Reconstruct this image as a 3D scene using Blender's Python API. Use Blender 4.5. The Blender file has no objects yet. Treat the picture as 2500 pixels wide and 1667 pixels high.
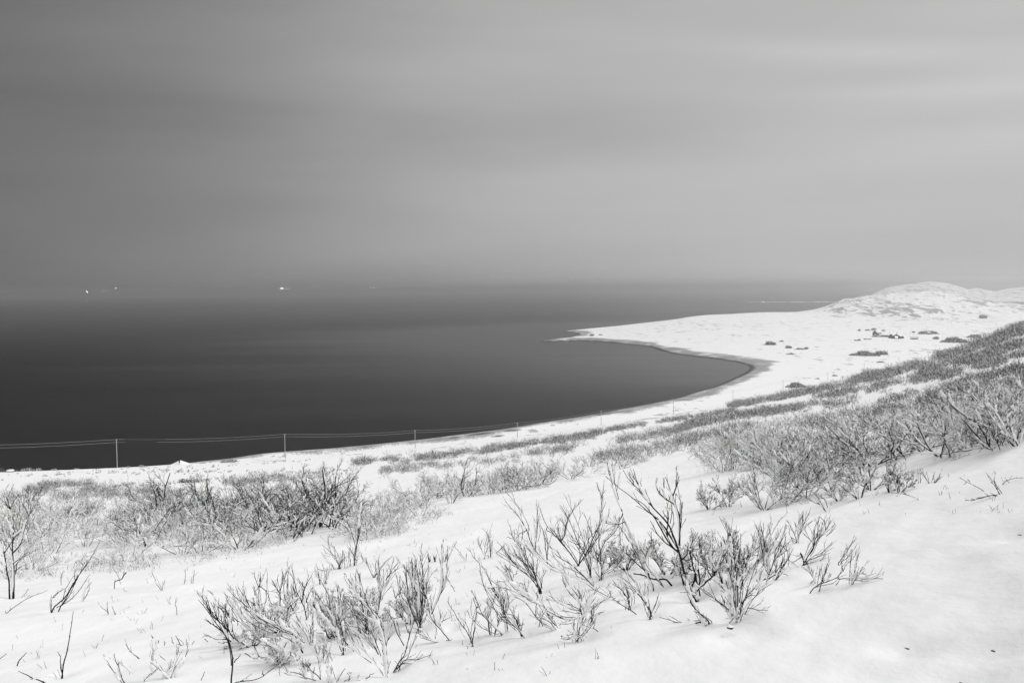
import bpy, math, random
import numpy as np
from math import radians as rad
from mathutils import Matrix, Vector, Euler

SC = bpy.context.scene
COL = SC.collection
random.seed(7); rng = np.random.default_rng(7)

# ------------------------------------------------------------------ camera
CAMZ = 85.0                       # eye above the sea (sea level is z = 0)
F = 2222.0                        # focal length in pixels of the 2500 px wide photograph
PITCH, ROLL = 3.33, 0.49
cam = bpy.data.cameras.new('camera'); cam_o = bpy.data.objects.new('camera', cam); COL.objects.link(cam_o)
cam.sensor_width = 36; cam.lens = F / 2500 * 36
cam.clip_start = 0.1; cam.clip_end = 300000
RM = Matrix.Rotation(rad(90 - PITCH), 3, 'X') @ Matrix.Rotation(rad(-ROLL), 3, 'Z')
cam_o.matrix_world = Matrix.Translation((0, 0, CAMZ)) @ RM.to_4x4()
SC.camera = cam_o
RMn = np.array(RM)

SEA_GLOSS = 0.06                  # reflection strength of the near open water, lowered to darken it
# ------------------------------------------------------------------ world, sun, exposure
SUN_EL, SUN_AZ = 38.0, 62.0       # soft light from the upper right, slightly ahead
SKY_L, SKY_R = 0.145, 0.50        # the overcast is darker to the left
w = bpy.data.worlds.new("World"); SC.world = w; w.use_nodes = True
nt = w.node_tree; nt.nodes.clear()
def N(nt, t, **k):
    n = nt.nodes.new(t)
    for a, v in k.items():
        if a.startswith('_'): n.inputs[int(a[1:])].default_value = v
        else: setattr(n, a, v)
    return n
def LK(nt, a, ao, b, bi): nt.links.new(a.outputs[ao], b.inputs[bi])
def math_(nt, op, a, b=None, c=None, clamp=False):
    n = nt.nodes.new('ShaderNodeMath'); n.operation = op; n.use_clamp = clamp
    for i, v in enumerate((a, b, c)):
        if v is None: continue
        if isinstance(v, (int, float)): n.inputs[i].default_value = v
        else: nt.links.new(v, n.inputs[i])
    return n.outputs[0]
def maprange(nt, v, a, b, c, d, smooth=False):
    n = nt.nodes.new('ShaderNodeMapRange')
    if smooth: n.interpolation_type = 'SMOOTHSTEP'
    nt.links.new(v, n.inputs[0])
    for i, q in enumerate((a, b, c, d)): n.inputs[i + 1].default_value = q
    return n.outputs[0]
out = N(nt, 'ShaderNodeOutputWorld'); bg = N(nt, 'ShaderNodeBackground'); bg.inputs[1].default_value = 0.1
sky = N(nt, 'ShaderNodeTexSky'); sky.sky_type = 'NISHITA'; sky.sun_disc = False
sky.sun_elevation = rad(SUN_EL); sky.sun_rotation = rad(SUN_AZ)
bw = N(nt, 'ShaderNodeRGBToBW'); LK(nt, sky, 0, bw, 0)
tc = N(nt, 'ShaderNodeTexCoord'); sep = N(nt, 'ShaderNodeSeparateXYZ'); LK(nt, tc, 'Generated', sep, 0)
X_, Y_, Z_ = sep.outputs
mp = N(nt, 'ShaderNodeMapping'); mp.inputs['Scale'].default_value = (1.0, 0.7, 5.5)
mp.inputs['Rotation'].default_value = (0, rad(-7), 0)
LK(nt, tc, 'Generated', mp, 0)
n1 = N(nt, 'ShaderNodeTexNoise'); n1.inputs['Scale'].default_value = 1.7; n1.inputs['Detail'].default_value = 3.0; n1.inputs['Roughness'].default_value = 0.45
LK(nt, mp, 0, n1, 'Vector')
mp2 = N(nt, 'ShaderNodeMapping'); mp2.inputs['Scale'].default_value = (1.0, 1.0, 9.0); mp2.inputs['Location'].default_value = (4.3, 1.2, 0.6)
mp2.inputs['Rotation'].default_value = (0, rad(5), 0)
LK(nt, tc, 'Generated', mp2, 0)
n2 = N(nt, 'ShaderNodeTexNoise'); n2.inputs['Scale'].default_value = 3.2; n2.inputs['Detail'].default_value = 4.0; n2.inputs['Roughness'].default_value = 0.4
LK(nt, mp2, 0, n2, 'Vector')
ramp = N(nt, 'ShaderNodeValToRGB'); ramp.color_ramp.interpolation = 'B_SPLINE'
u = maprange(nt, math_(nt, 'ADD', X_, math_(nt, 'MULTIPLY', math_(nt, 'SUBTRACT', n1.outputs[0], 0.5), 0.22)), -0.6, 0.6, 0.0, 1.0)
nt.links.new(u, ramp.inputs[0]); e = ramp.color_ramp.elements
for i_, (p_, v_) in enumerate(((0.0, 0.125), (0.12, 0.165), (0.25, 0.235), (0.36, 0.32), (0.5, 0.43), (0.7, 0.49), (0.9, 0.52), (1.0, 0.52))):
    q_ = e[i_] if i_ < 2 else e.new(p_)
    q_.position = p_; q_.color = (v_, v_, v_, 1)
cl = math_(nt, 'MULTIPLY', ramp.outputs[0], maprange(nt, n1.outputs[0], 0.3, 0.7, 0.94, 1.06))
cl = math_(nt, 'MULTIPLY', cl, maprange(nt, n2.outputs[0], 0.3, 0.7, 0.975, 1.025))
cl = math_(nt, 'MULTIPLY', cl, maprange(nt, Z_, 0.0, 0.15, 0.86, 1.0, True))
# a dark bank to the left and a pale streak to the right, drawn out along the horizon
def bank(cx, cz, sx, sz, amp, tilt=0.0):
    dz = math_(nt, 'DIVIDE', math_(nt, 'SUBTRACT', Z_, math_(nt, 'ADD', math_(nt, 'MULTIPLY', math_(nt, 'SUBTRACT', X_, cx), tilt), cz)), sz)
    dx = math_(nt, 'DIVIDE', math_(nt, 'SUBTRACT', X_, cx), sx)
    r2 = math_(nt, 'ADD', math_(nt, 'ADD', math_(nt, 'MULTIPLY', dx, dx), math_(nt, 'MULTIPLY', dz, dz)), math_(nt, 'MULTIPLY', math_(nt, 'SUBTRACT', n2.outputs[0], 0.5), 1.2))
    return math_(nt, 'ADD', math_(nt, 'MULTIPLY', math_(nt, 'EXPONENT', math_(nt, 'MULTIPLY', r2, -1.0)), amp), 1.0)
for b_ in (bank(-0.40, 0.035, 0.35, 0.06, 0.09), bank(-0.30, 0.17, 0.30, 0.06, -0.12, -0.04), bank(-0.05, 0.12, 0.26, 0.022, 0.08), bank(0.06, 0.165, 0.16, 0.024, -0.07), bank(0.32, 0.232, 0.17, 0.014, 0.13, -0.12), bank(0.44, 0.185, 0.14, 0.009, 0.09, -0.05), bank(0.46, 0.155, 0.12, 0.008, -0.04, -0.05)):
    cl = math_(nt, 'MULTIPLY', cl, b_)
# brighter overhead and behind, as an overcast is
cl = math_(nt, 'ADD', cl, maprange(nt, Z_, 0.34, 1.0, 0.0, 0.80, True))
cl = math_(nt, 'ADD', cl, maprange(nt, Y_, 0.3, -0.6, 0.0, 0.25, True))
mixv = math_(nt, 'ADD', math_(nt, 'MULTIPLY', cl, 9.6), math_(nt, 'MULTIPLY', bw.outputs[0], 0.05))
LK(nt, bg, 0, out, 0); nt.links.new(mixv, bg.inputs[0])
sl = bpy.data.lights.new('sun', 'SUN'); sl.energy = 1.12; sl.angle = rad(14); sl.color = (1, 1, 1)
so = bpy.data.objects.new('sun', sl); COL.objects.link(so)
sd = Vector((math.sin(rad(SUN_AZ)) * math.cos(rad(SUN_EL)), math.cos(rad(SUN_AZ)) * math.cos(rad(SUN_EL)), math.sin(rad(SUN_EL))))
so.rotation_euler = (-sd).to_track_quat('-Z', 'Y').to_euler(); so.location = (40, 30, 180)
SC.view_settings.view_transform = 'Standard'; SC.view_settings.look = 'None'
SC.view_settings.gamma = 1; SC.view_settings.exposure = 0.0
SC.cycles.max_bounces = 6; SC.cycles.volume_bounces = 2

# ------------------------------------------------------------------ small helpers
def tag(o, label=None, cat=None, group=None, kind=None):
    if label: o['label'] = label
    if cat: o['category'] = cat
    if group: o['group'] = group
    if kind: o['kind'] = kind
    return o
def empty(name, loc, label, cat, group=None):
    o = bpy.data.objects.new(name, None); COL.objects.link(o); o.location = loc; o.empty_display_size = 0.2
    return tag(o, label, cat, group)
def mesh_obj(name, V, Fq, mats, parent=None, mi=None, smooth=True, attrs=None):
    """V (n,3) ; Fq list of (m,k) index arrays"""
    me = bpy.data.meshes.new(name); V = np.asarray(V, np.float32)
    if not isinstance(Fq, (list, tuple)): Fq = [Fq]
    Fq = [np.asarray(f, np.int32) for f in Fq if len(f)]
    me.vertices.add(len(V)); me.vertices.foreach_set('co', V.ravel())
    nl = sum(f.size for f in Fq); npoly = sum(len(f) for f in Fq)
    me.loops.add(nl); me.loops.foreach_set('vertex_index', np.concatenate([f.ravel() for f in Fq]))
    me.polygons.add(npoly)
    tot = np.concatenate([np.full(len(f), f.shape[1], np.int32) for f in Fq])
    me.polygons.foreach_set('loop_start', np.concatenate([[0], np.cumsum(tot)[:-1]]).astype(np.int32))
    me.polygons.foreach_set('loop_total', tot)
    me.polygons.foreach_set('use_smooth', np.full(npoly, smooth))
    if mi is not None: me.polygons.foreach_set('material_index', np.asarray(mi, np.int32))
    me.update(calc_edges=True)
    for a, d in (attrs or {}).items():
        at = me.attributes.new(a, 'FLOAT', 'POINT'); at.data.foreach_set('value', np.asarray(d, np.float32))
    for m in (mats if isinstance(mats, (list, tuple)) else [mats]): me.materials.append(m)
    o = bpy.data.objects.new(name, me); COL.objects.link(o)
    if parent: o.parent = parent
    return o
class MB:
    def __init__(s): s.V = []; s.F = []; s.n = 0
    def add(s, V, F):
        b = s.n
        for v in V: s.V.append(tuple(v))
        for f in F: s.F.append(tuple(i + b for i in f))
        s.n = len(s.V); return s
    def box(s, x0, x1, y0, y1, z0, z1):
        return s.add([(x0, y0, z0), (x1, y0, z0), (x1, y1, z0), (x0, y1, z0), (x0, y0, z1), (x1, y0, z1), (x1, y1, z1), (x0, y1, z1)],
                     [(0, 3, 2, 1), (4, 5, 6, 7), (0, 1, 5, 4), (1, 2, 6, 5), (2, 3, 7, 6), (3, 0, 4, 7)])
    def cyl(s, x, y, z0, z1, r0, r1, k=10):
        V = []; 
        for z, r in ((z0, r0), (z1, r1)):
            for i in range(k): V.append((x + r * math.cos(6.28318 * i / k), y + r * math.sin(6.28318 * i / k), z))
        return s.add(V, [(i, (i + 1) % k, k + (i + 1) % k, k + i) for i in range(k)] + [tuple(range(k))[::-1], tuple(range(k, 2 * k))])
    def build(s, name, mat, parent=None, smooth=False):
        me = bpy.data.meshes.new(name); me.from_pydata(s.V, [], s.F); me.update()
        me.materials.append(mat)
        if smooth: me.polygons.foreach_set('use_smooth', [True] * len(me.polygons))
        o = bpy.data.objects.new(name, me); COL.objects.link(o)
        if parent: o.parent = parent
        return o

# ------------------------------------------------------------------ materials
def mat(name):
    m = bpy.data.materials.new(name); m.use_nodes = True; t = m.node_tree
    p = t.nodes['Principled BSDF']; p.inputs['Specular IOR Level'].default_value = 0.3
    return m, t, p
def grey(v): return (v, v, v, 1)
def mixval(t, fac, a, b):
    n = t.nodes.new('ShaderNodeMix'); n.data_type = 'FLOAT'
    for i, q in ((0, fac), (2, a), (3, b)):
        if isinstance(q, (int, float)): n.inputs[i].default_value = q
        else: t.links.new(q, n.inputs[i])
    return n.outputs[0]
def noise(t, scale, detail=3, rough=0.5, vec=None, stretch=None, rot=0):
    c = t.nodes.new('ShaderNodeTexCoord'); m = t.nodes.new('ShaderNodeMapping')
    if stretch: m.inputs['Scale'].default_value = stretch
    m.inputs['Rotation'].default_value = (0, 0, rot)
    t.links.new(c.outputs['Object'], m.inputs[0])
    n = t.nodes.new('ShaderNodeTexNoise'); n.inputs['Scale'].default_value = scale
    n.inputs['Detail'].default_value = detail; n.inputs['Roughness'].default_value = rough
    t.links.new(m.outputs[0], n.inputs['Vector']); return n.outputs[0]
def plain(name, v, rough=0.7, nscale=6, amp=0.25, spec=0.3, bump=0):
    m, t, p = mat(name)
    n = noise(t, nscale)
    t.links.new(maprange(t, n, 0.3, 0.7, v * (1 - amp), v * (1 + amp)), p.inputs['Base Color'])
    p.inputs['Roughness'].default_value = rough; p.inputs['Specular IOR Level'].default_value = spec
    if bump:
        b = t.nodes.new('ShaderNodeBump'); b.inputs['Strength'].default_value = bump; b.inputs['Distance'].default_value = 0.02
        t.links.new(n, b.inputs['Height']); t.links.new(b.outputs[0], p.inputs['Normal'])
    return m
M_BARK = plain('dark_bark', 0.014, 0.85, 40, 0.5, 0.15)
M_BARK2 = plain('frosted_bark', 0.045, 0.9, 25, 0.6, 0.1)
M_RIME = plain('caked_snow', 0.90, 0.75, 30, 0.04, 0.2)
M_FROST = plain('frost', 0.80, 0.8, 30, 0.06, 0.2)
M_TWIGFAR = plain('far_twig', 0.075, 0.9, 0.2, 0.6, 0.1)
M_POLE = plain('weathered_pole', 0.42, 0.8, 3, 0.2)
M_WALL = plain('dark_board_wall', 0.075, 0.8, 1.2, 0.25)
M_WALL2 = plain('grey_board_wall', 0.13, 0.8, 1.2, 0.25)
M_TRIM = plain('pale_trim', 0.6, 0.6, 2, 0.1)
M_ROOFSNOW = plain('roof_snow', 0.86, 0.8, 0.6, 0.04)
M_STONE = plain('dark_stone', 0.07, 0.9, 2.0, 0.5, bump=0.5)
M_HULL = plain('painted_hull', 0.22, 0.6, 1.5, 0.2)
def emis(name, v, s):
    m, t, p = mat(name); p.inputs['Base Color'].default_value = grey(0.8)
    p.inputs['Emission Color'].default_value = grey(v); p.inputs['Emission Strength'].default_value = s; return m
M_LIT = emis('lit_window', 1.0, 1.3)
M_LAMP = emis('lamp_glow', 1.0, 34)
M_LAMP2 = emis('near_lamp_glow', 1.0, 2.2)

m, t, p = mat('snow_ground'); M_SNOW = m
def attr(t, nm):
    a = t.nodes.new('ShaderNodeAttribute'); a.attribute_name = nm; return a.outputs['Fac']
vb, vd, vr, vt = attr(t, 'beach'), attr(t, 'wet'), attr(t, 'rock'), attr(t, 'tundra')
nb = noise(t, 0.9, 5, 0.75)
nb2 = noise(t, 0.06, 3, 0.6, stretch=(1, 0.5, 1), rot=0.8)
grav = math_(t, 'GREATER_THAN', math_(t, 'ADD', math_(t, 'ADD', nb, math_(t, 'MULTIPLY', math_(t, 'SUBTRACT', nb2, 0.5), 0.5)), math_(t, 'MULTIPLY', vb, 0.36)), 0.78)
nr = noise(t, 0.035, 6, 0.68, stretch=(1, 0.45, 1.8), rot=0.5)
rock = math_(t, 'MULTIPLY', math_(t, 'GREATER_THAN', math_(t, 'ADD', nr, math_(t, 'MULTIPLY', vr, 0.22)), 0.62), math_(t, 'GREATER_THAN', vr, 0.02))
ntn = noise(t, 0.075, 4, 0.6, stretch=(1, 0.5, 1), rot=0.15)
tun = math_(t, 'MULTIPLY', math_(t, 'GREATER_THAN', math_(t, 'ADD', ntn, math_(t, 'MULTIPLY', vt, 0.10)), 0.665), math_(t, 'GREATER_THAN', vt, 0.02))
fine = noise(t, 1.3, 4, 0.6)
snowc = maprange(t, fine, 0.3, 0.7, 0.84, 0.89)
c = mixval(t, math_(t, 'MULTIPLY', tun, 0.6), snowc, 0.14)
c = mixval(t, math_(t, 'MULTIPLY', rock, 0.7), c, 0.12)
c = mixval(t, math_(t, 'MULTIPLY', grav, 0.78), c, 0.10)
c = mixval(t, vd, c, 0.025)
t.links.new(c, p.inputs['Base Color']); p.inputs['Roughness'].default_value = 0.75; p.inputs['Specular IOR Level'].default_value = 0.15
bf = noise(t, 5.0, 5, 0.55, stretch=(1, 0.45, 1), rot=-0.75)
b2 = noise(t, 0.9, 3, 0.5, stretch=(1, 0.3, 1), rot=-0.75)
bb = t.nodes.new('ShaderNodeBump'); bb.inputs['Strength'].default_value = 0.5; bb.inputs['Distance'].default_value = 0.035
t.links.new(bf, bb.inputs['Height'])
bb2 = t.nodes.new('ShaderNodeBump'); bb2.inputs['Strength'].default_value = 0.7; bb2.inputs['Distance'].default_value = 0.12
t.links.new(b2, bb2.inputs['Height']); t.links.new(bb.outputs[0], bb2.inputs['Normal']); t.links.new(bb2.outputs[0], p.inputs['Normal'])

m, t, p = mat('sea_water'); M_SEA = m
p.inputs['Base Color'].default_value = grey(0.003); p.inputs['Roughness'].default_value = 0.9; p.inputs['Specular IOR Level'].default_value = 0.0
sn = noise(t, 0.0035, 4, 0.55, stretch=(0.35, 1.6, 1), rot=0.12)
gl = t.nodes.new('ShaderNodeBsdfGlossy'); t.links.new(maprange(t, sn, 0.3, 0.7, 0.06, 0.13), gl.inputs['Roughness'])
gl.inputs['Color'].default_value = grey(0.9)
sb = t.nodes.new('ShaderNodeBump'); sb.inputs['Strength'].default_value = 0.1; sb.inputs['Distance'].default_value = 0.3
t.links.new(noise(t, 0.12, 3, 0.5, stretch=(0.5, 1.5, 1)), sb.inputs['Height']); t.links.new(sb.outputs[0], gl.inputs['Normal'])
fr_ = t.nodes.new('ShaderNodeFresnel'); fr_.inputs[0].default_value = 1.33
# reflection strength painted by position: brighter in the bay, darker over the open fjord
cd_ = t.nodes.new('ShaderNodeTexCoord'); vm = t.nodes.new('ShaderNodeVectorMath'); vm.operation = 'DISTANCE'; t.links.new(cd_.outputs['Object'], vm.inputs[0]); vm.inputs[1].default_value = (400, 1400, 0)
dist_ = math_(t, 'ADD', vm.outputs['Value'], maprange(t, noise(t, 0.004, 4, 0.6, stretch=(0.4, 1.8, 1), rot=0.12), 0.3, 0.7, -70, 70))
refl_ = math_(t, 'MULTIPLY', maprange(t, dist_, 430, 1150, 0.45, SEA_GLOSS, True), maprange(t, sn, 0.3, 0.7, 0.86, 1.14))
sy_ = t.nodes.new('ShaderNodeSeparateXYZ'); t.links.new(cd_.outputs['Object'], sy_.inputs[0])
refl_ = math_(t, 'ADD', refl_, maprange(t, math_(t, 'DIVIDE', 1000.0, math_(t, 'MAXIMUM', sy_.outputs[1], 300.0)), 0.88, 0.12, 0.0, 0.42))  # painted reflection grows with distance, so the far water looks lighter
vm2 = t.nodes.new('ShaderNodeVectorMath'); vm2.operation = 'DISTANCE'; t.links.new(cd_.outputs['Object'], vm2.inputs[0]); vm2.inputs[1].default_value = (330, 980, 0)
refl_ = math_(t, 'ADD', math_(t, 'MINIMUM', refl_, 0.50), maprange(t, vm2.outputs['Value'], 80, 420, 0.20, 0.0, True))  # extra painted reflection brightens the water by the beach
ms = t.nodes.new('ShaderNodeMixShader'); t.links.new(math_(t, 'MULTIPLY', fr_.outputs[0], refl_), ms.inputs[0])
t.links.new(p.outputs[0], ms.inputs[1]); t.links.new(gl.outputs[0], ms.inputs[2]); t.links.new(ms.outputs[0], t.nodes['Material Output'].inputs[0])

# ------------------------------------------------------------------ picture point -> direction
def ray(px, py):
    px = np.asarray(px, float); py = np.asarray(py, float)
    v = np.stack([px - 1250.0, 833.5 - py, np.full(np.shape(px), -F)], -1)
    d = v @ RMn.T
    return d / np.linalg.norm(d, axis=-1, keepdims=True)
def az_tan(px, py):
    d = ray(px, py); h = np.hypot(d[..., 0], d[..., 1])
    return np.arctan2(d[..., 0], d[..., 1]), -d[..., 2] / h       # azimuth, tangent of the depression
def at_range(px, py, r):
    a, td = az_tan(px, py); return np.stack([r * np.sin(a), r * np.cos(a), CAMZ - r * td], -1)
def at_sea(px, py, z=0.0):
    a, td = az_tan(px, py); return at_range(px, py, (CAMZ - z) / td)

# ------------------------------------------------------------------ terrain
def _h(ix, iy, s):
    n = (ix.astype(np.int64) * 374761393 + iy.astype(np.int64) * 668265263 + s * 974634777) & 0x7fffffff
    n = ((n ^ (n >> 13)) * 1274126177) & 0x7fffffff
    return ((n ^ (n >> 16)) & 0xffff) / 65535.0
def vnoise(x, y, s=0):
    ix, iy = np.floor(x), np.floor(y); fx, fy = x - ix, y - iy
    fx = fx * fx * fx * (fx * (fx * 6 - 15) + 10); fy = fy * fy * fy * (fy * (fy * 6 - 15) + 10)
    a, b, c_, d = _h(ix, iy, s), _h(ix + 1, iy, s), _h(ix, iy + 1, s), _h(ix + 1, iy + 1, s)
    return (a + (b - a) * fx + (c_ - a) * fy + (a - b - c_ + d) * fx * fy) * 2 - 1
def fbm(x, y, o=4, s=0, g=0.5):
    v = 0; a = 1; t_ = 0
    for i in range(o): v = v + a * vnoise(x * 2 ** i + 17.3 * i, y * 2 ** i - 9.1 * i, s + i); t_ += a; a *= g
    return v / t_
def sstep(e0, e1, x):
    t_ = np.clip((x - e0) / (e1 - e0), 0, 1); return t_ * t_ * (3 - 2 * t_)

GF, GL = 0.113, 0.137
_vx = [-300, 0, 300, 600, 900, 1250, 1600, 1900, 2200, 2350, 2500, 2800]
_vy = [1150, 1141, 1131, 1117, 1100, 1064, 1014, 962, 892, 840, 782, 650]
_va, _vt = az_tan(np.array(_vx), np.array(_vy))
_aa = [-math.pi, -2.5, -2.0, -1.5, -1.1]; _tt = [GF * math.cos(a) - GL * math.sin(a) for a in _aa]
_ab = [1.1, 1.6, 2.2, 2.8, math.pi]; _tb = [GF * math.cos(a) - GL * math.sin(a) for a in _ab]
_A = np.concatenate([_aa, _va, _ab]); _T = np.concatenate([_tt, _vt, _tb])
_ga = np.linspace(-math.pi, math.pi, 2001); _gt = np.interp(_ga, _A, _T)
_k = np.hanning(61); _k /= _k.sum(); _gt = np.convolve(np.pad(_gt, 30, 'wrap'), _k, 'valid')
# distance at which the hillside breaks off, by azimuth
_ca, _ = az_tan(np.array([-300, 0, 300, 600, 800, 1000, 1700, 1900, 2200, 2500, 2700]), np.full(11, 1000.0))
_cr = np.array([330, 332, 345, 372, 400, 800, 900, 560, 400, 430, 460.])
def hill(X, Y):
    r = np.hypot(X, Y); a = np.arctan2(X, Y)
    tv = np.interp(a, _ga, _gt)
    drop = r * tv
    z = CAMZ - 1.65 - np.maximum(drop, -34)
    u = 0.64 * X + 0.77 * Y; v = -0.77 * X + 0.64 * Y
    z = z + 0.06 * fbm(u * .22, v * .8, 3, 5) * sstep(2, 7, r)
    z = z + 0.011 * fbm(u * 1.1, v * 2.4, 3, 8) * sstep(1, 5, r) * (1 - sstep(18, 30, r))
    z = z + np.minimum(r * 0.0028, 0.5) * fbm(u / 70, v / 13, 3, 11) * sstep(8, 30, r)
    z = z + np.minimum(r * 0.0012, 0.9) * fbm(u / 160, v / 50, 2, 21) * sstep(60, 200, r)
    cr = np.interp(a, _ca, _cr)
    e = r - cr
    z = z - 0.33 * np.where(e > -12, (np.clip(e + 12, 0, 24) ** 2) / 48 + np.maximum(e - 12, 0), 0)
    return z
_coast_px = [(200, 1152), (284, 1144), (450, 1130), (560, 1118), (630, 1107), (700, 1101), (790, 1095), (900, 1085), (1010, 1074), (1100, 1063), (1200, 1050), (1300, 1034), (1380, 1022), (1453, 1010), (1517, 998),
    (1593, 984), (1642, 974), (1667, 966), (1698, 956), (1746, 942), (1785, 925.5), (1812, 913), (1825, 905), (1832, 899), (1825, 891.5), (1792, 883),
    (1746, 876), (1700, 871), (1655, 865.5), (1624, 859), (1600, 852), (1581, 846), (1540, 841), (1491, 836), (1450, 833), (1415, 831.6), (1356, 834), (1313, 833.3),
    (1345, 829), (1381, 825.5), (1405, 820), (1412, 817), (1407, 814), (1389, 810.7), (1371, 809)]
_cp = at_sea(np.array([q[0] for q in _coast_px], float), np.array([q[1] for q in _coast_px], float))[:, :2]
_back = at_range(np.array([1400, 1480, 1600, 1750, 1900, 2050, 2200, 2360, 2450, 2600.]), np.full(10, 740.), np.array([1830, 1960, 2260, 2560, 2900, 3350, 3800, 4200, 4100, 4000.]))[:, :2]
_left = at_range(np.array([0, -200, -600.]), np.full(3, 1100.), np.array([415, 415, 420.]))[:, :2][::-1]
LAND = np.concatenate([[(-1500, -600), (-700, 50)], _left, _cp, _back, [(4500, 3600), (9000, 3000), (9000, -4000), (-1500, -4000)]])
def sdist(X, Y):
    P = LAND; Q = np.roll(P, -1, 0); best = np.full(X.shape, 1e18); ins = np.zeros(X.shape, bool)
    for (x0, y0), (x1, y1) in zip(P, Q):
        dx, dy = x1 - x0, y1 - y0
        t_ = np.clip(((X - x0) * dx + (Y - y0) * dy) / (dx * dx + dy * dy), 0, 1)
        best = np.minimum(best, (X - x0 - t_ * dx) ** 2 + (Y - y0 - t_ * dy) ** 2)
        if y0 != y1:
            cnd = ((y0 > Y) != (y1 > Y)) & (X < (x1 - x0) * (Y - y0) / (y1 - y0) + x0)
            ins ^= cnd
    d = np.sqrt(best); return np.where(ins, d, -d)
_ra, _ = az_tan(np.array([1940, 1987, 2022, 2058, 2095, 2130, 2165, 2230, 2295, 2334, 2372, 2423, 2480, 2560.]), np.full(14, 730.))
_rh = np.array([0, 7, 17, 33, 41, 46, 54, 59, 59, 49, 37, 27, 22, 10.])
_ma, _ = az_tan(np.array([2095, 2110, 2124, 2145, 2168, 2206, 2235, 2265, 2293, 2315, 2334, 2364, 2385, 2410, 2431, 2461, 2500, 2560, 2700, 3000.]), np.full(20, 700.))
_mh = np.array([-5, 8, 26, 48, 72, 86, 93, 105, 102, 92, 81, 57, 65, 52, 46, 61, 70, 82, 95, 60.])
_sa, _ = az_tan(np.array([1780, 1812, 1860, 1910, 1960, 2040, 2110, 2600, 3000.]), np.full(9, 735.)); _sh = np.array([-6, 0.7, 1.4, 1.2, 2.0, 3, 5, 6, 6.])
def lowland(X, Y, parts=False):
    r = np.hypot(X, Y); a = np.arctan2(X, Y); s = sdist(X, Y)
    z = np.where(s < 0, np.maximum(s * 0.12, -12), 2.6 * sstep(0, 26, s) + 0.10 * np.clip(s, 0, 6) + 3.2 * sstep(30, 260, s) + 2.5 * sstep(200, 800, s))
    inl = sstep(10, 120, s)
    z = z + inl * (1.5 * fbm(X / 90, Y / 90, 4, 31) + 1.0 * fbm(X / 260, Y / 260, 2, 41))
    # the low back of the headland
    pen = at_range(np.array([1700.]), np.array([770.]), 2230.)[0]; pen2 = at_range(np.array([1890.]), np.array([765.]), 2480.)[0]
    for q, am, s1 in ((pen, 8.5, 260), (pen2, 6.5, 260)):
        z = z + inl * am * np.exp(-((X - q[0]) ** 2 + (Y - q[1]) ** 2) / (2 * s1 ** 2))
    # the rocky knoll
    rh = np.interp(a, _ra, _rh, left=0, right=8)
    k = sstep(2080, 2700, r) * (1 - sstep(2760, 3650, r))
    rough = fbm(X / 130, Y / 130, 5, 51, 0.58)
    z = z + rh * k + np.minimum(rh, 34) * 0.42 * rough * sstep(1980, 2250, r) * (1 - sstep(3300, 3700, r)) * sstep(0, 150, s)
    z = z - 5.5 * sstep(2750, 3300, r) * sstep(0.40, 0.45, a) * inl
    # low strip and mountain beyond the inlet
    mh = np.interp(a, _ma, _mh, left=-20) * (sstep(4980, 5650, r) * (1 - sstep(5700, 8200, r))) + 6 * rough * sstep(5000, 5400, r) * (a > _ma[0]) * (1 - 0.6 * sstep(5500, 5700, r))
    sh = np.interp(a, _sa, _sh, left=-8) * np.exp(-((r - 5080) / 30.0) ** 2) * (0.7 + 0.9 * fbm(a * 160, r * 0, 3, 61))
    far = np.maximum(np.where(mh > 0.8, mh, -9), np.where(sh > 0.25, sh, -9)) + np.where(mh > 0.8, np.minimum(5, 0.03 * (r - 4980)), 0) * 0
    z = np.where(r > 4700, np.maximum(np.minimum(z, -8), far), z)
    if parts: return z, s, r, a, rh, k, rough
    return z
def ground(X, Y):
    X = np.asarray(X, float); Y = np.asarray(Y, float)
    H = hill(X, Y); L = lowland(X, Y); w_ = 1.2
    return np.where(H - L > 6, H, np.where(L - H > 6, L, w_ * np.logaddexp(np.clip(H / w_, -200, 200), np.clip(L / w_, -200, 200))))
def hit(px, py, surf=hill, r0=2.5, r1=900, n=420):
    """first meeting of the sight line with the surface"""
    px = np.atleast_1d(np.asarray(px, float)); py = np.atleast_1d(np.asarray(py, float))
    a, td = az_tan(px, py); rs = np.geomspace(r0, r1, n)[None, :]
    X = rs * np.sin(a)[:, None]; Y = rs * np.cos(a)[:, None]
    below = (CAMZ - rs * td[:, None]) < surf(X, Y)
    i = np.argmax(below, 1); ok = below.any(1); i = np.maximum(i, 1); R = rs[0]
    lo, hi = R[i - 1], R[i]
    for _ in range(14):
        m_ = (lo + hi) / 2; b = (CAMZ - m_ * td) < surf(m_ * np.sin(a), m_ * np.cos(a))
        hi = np.where(b, m_, hi); lo = np.where(b, lo, m_)
    P = np.stack([hi * np.sin(a), hi * np.cos(a), CAMZ - hi * td], -1)
    if len(px) == 1 and not ok[0] and py[0] < 1600: return hit(px, py + 1.5, surf, r0, r1, n)     # just over the brow
    return P, ok

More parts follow.
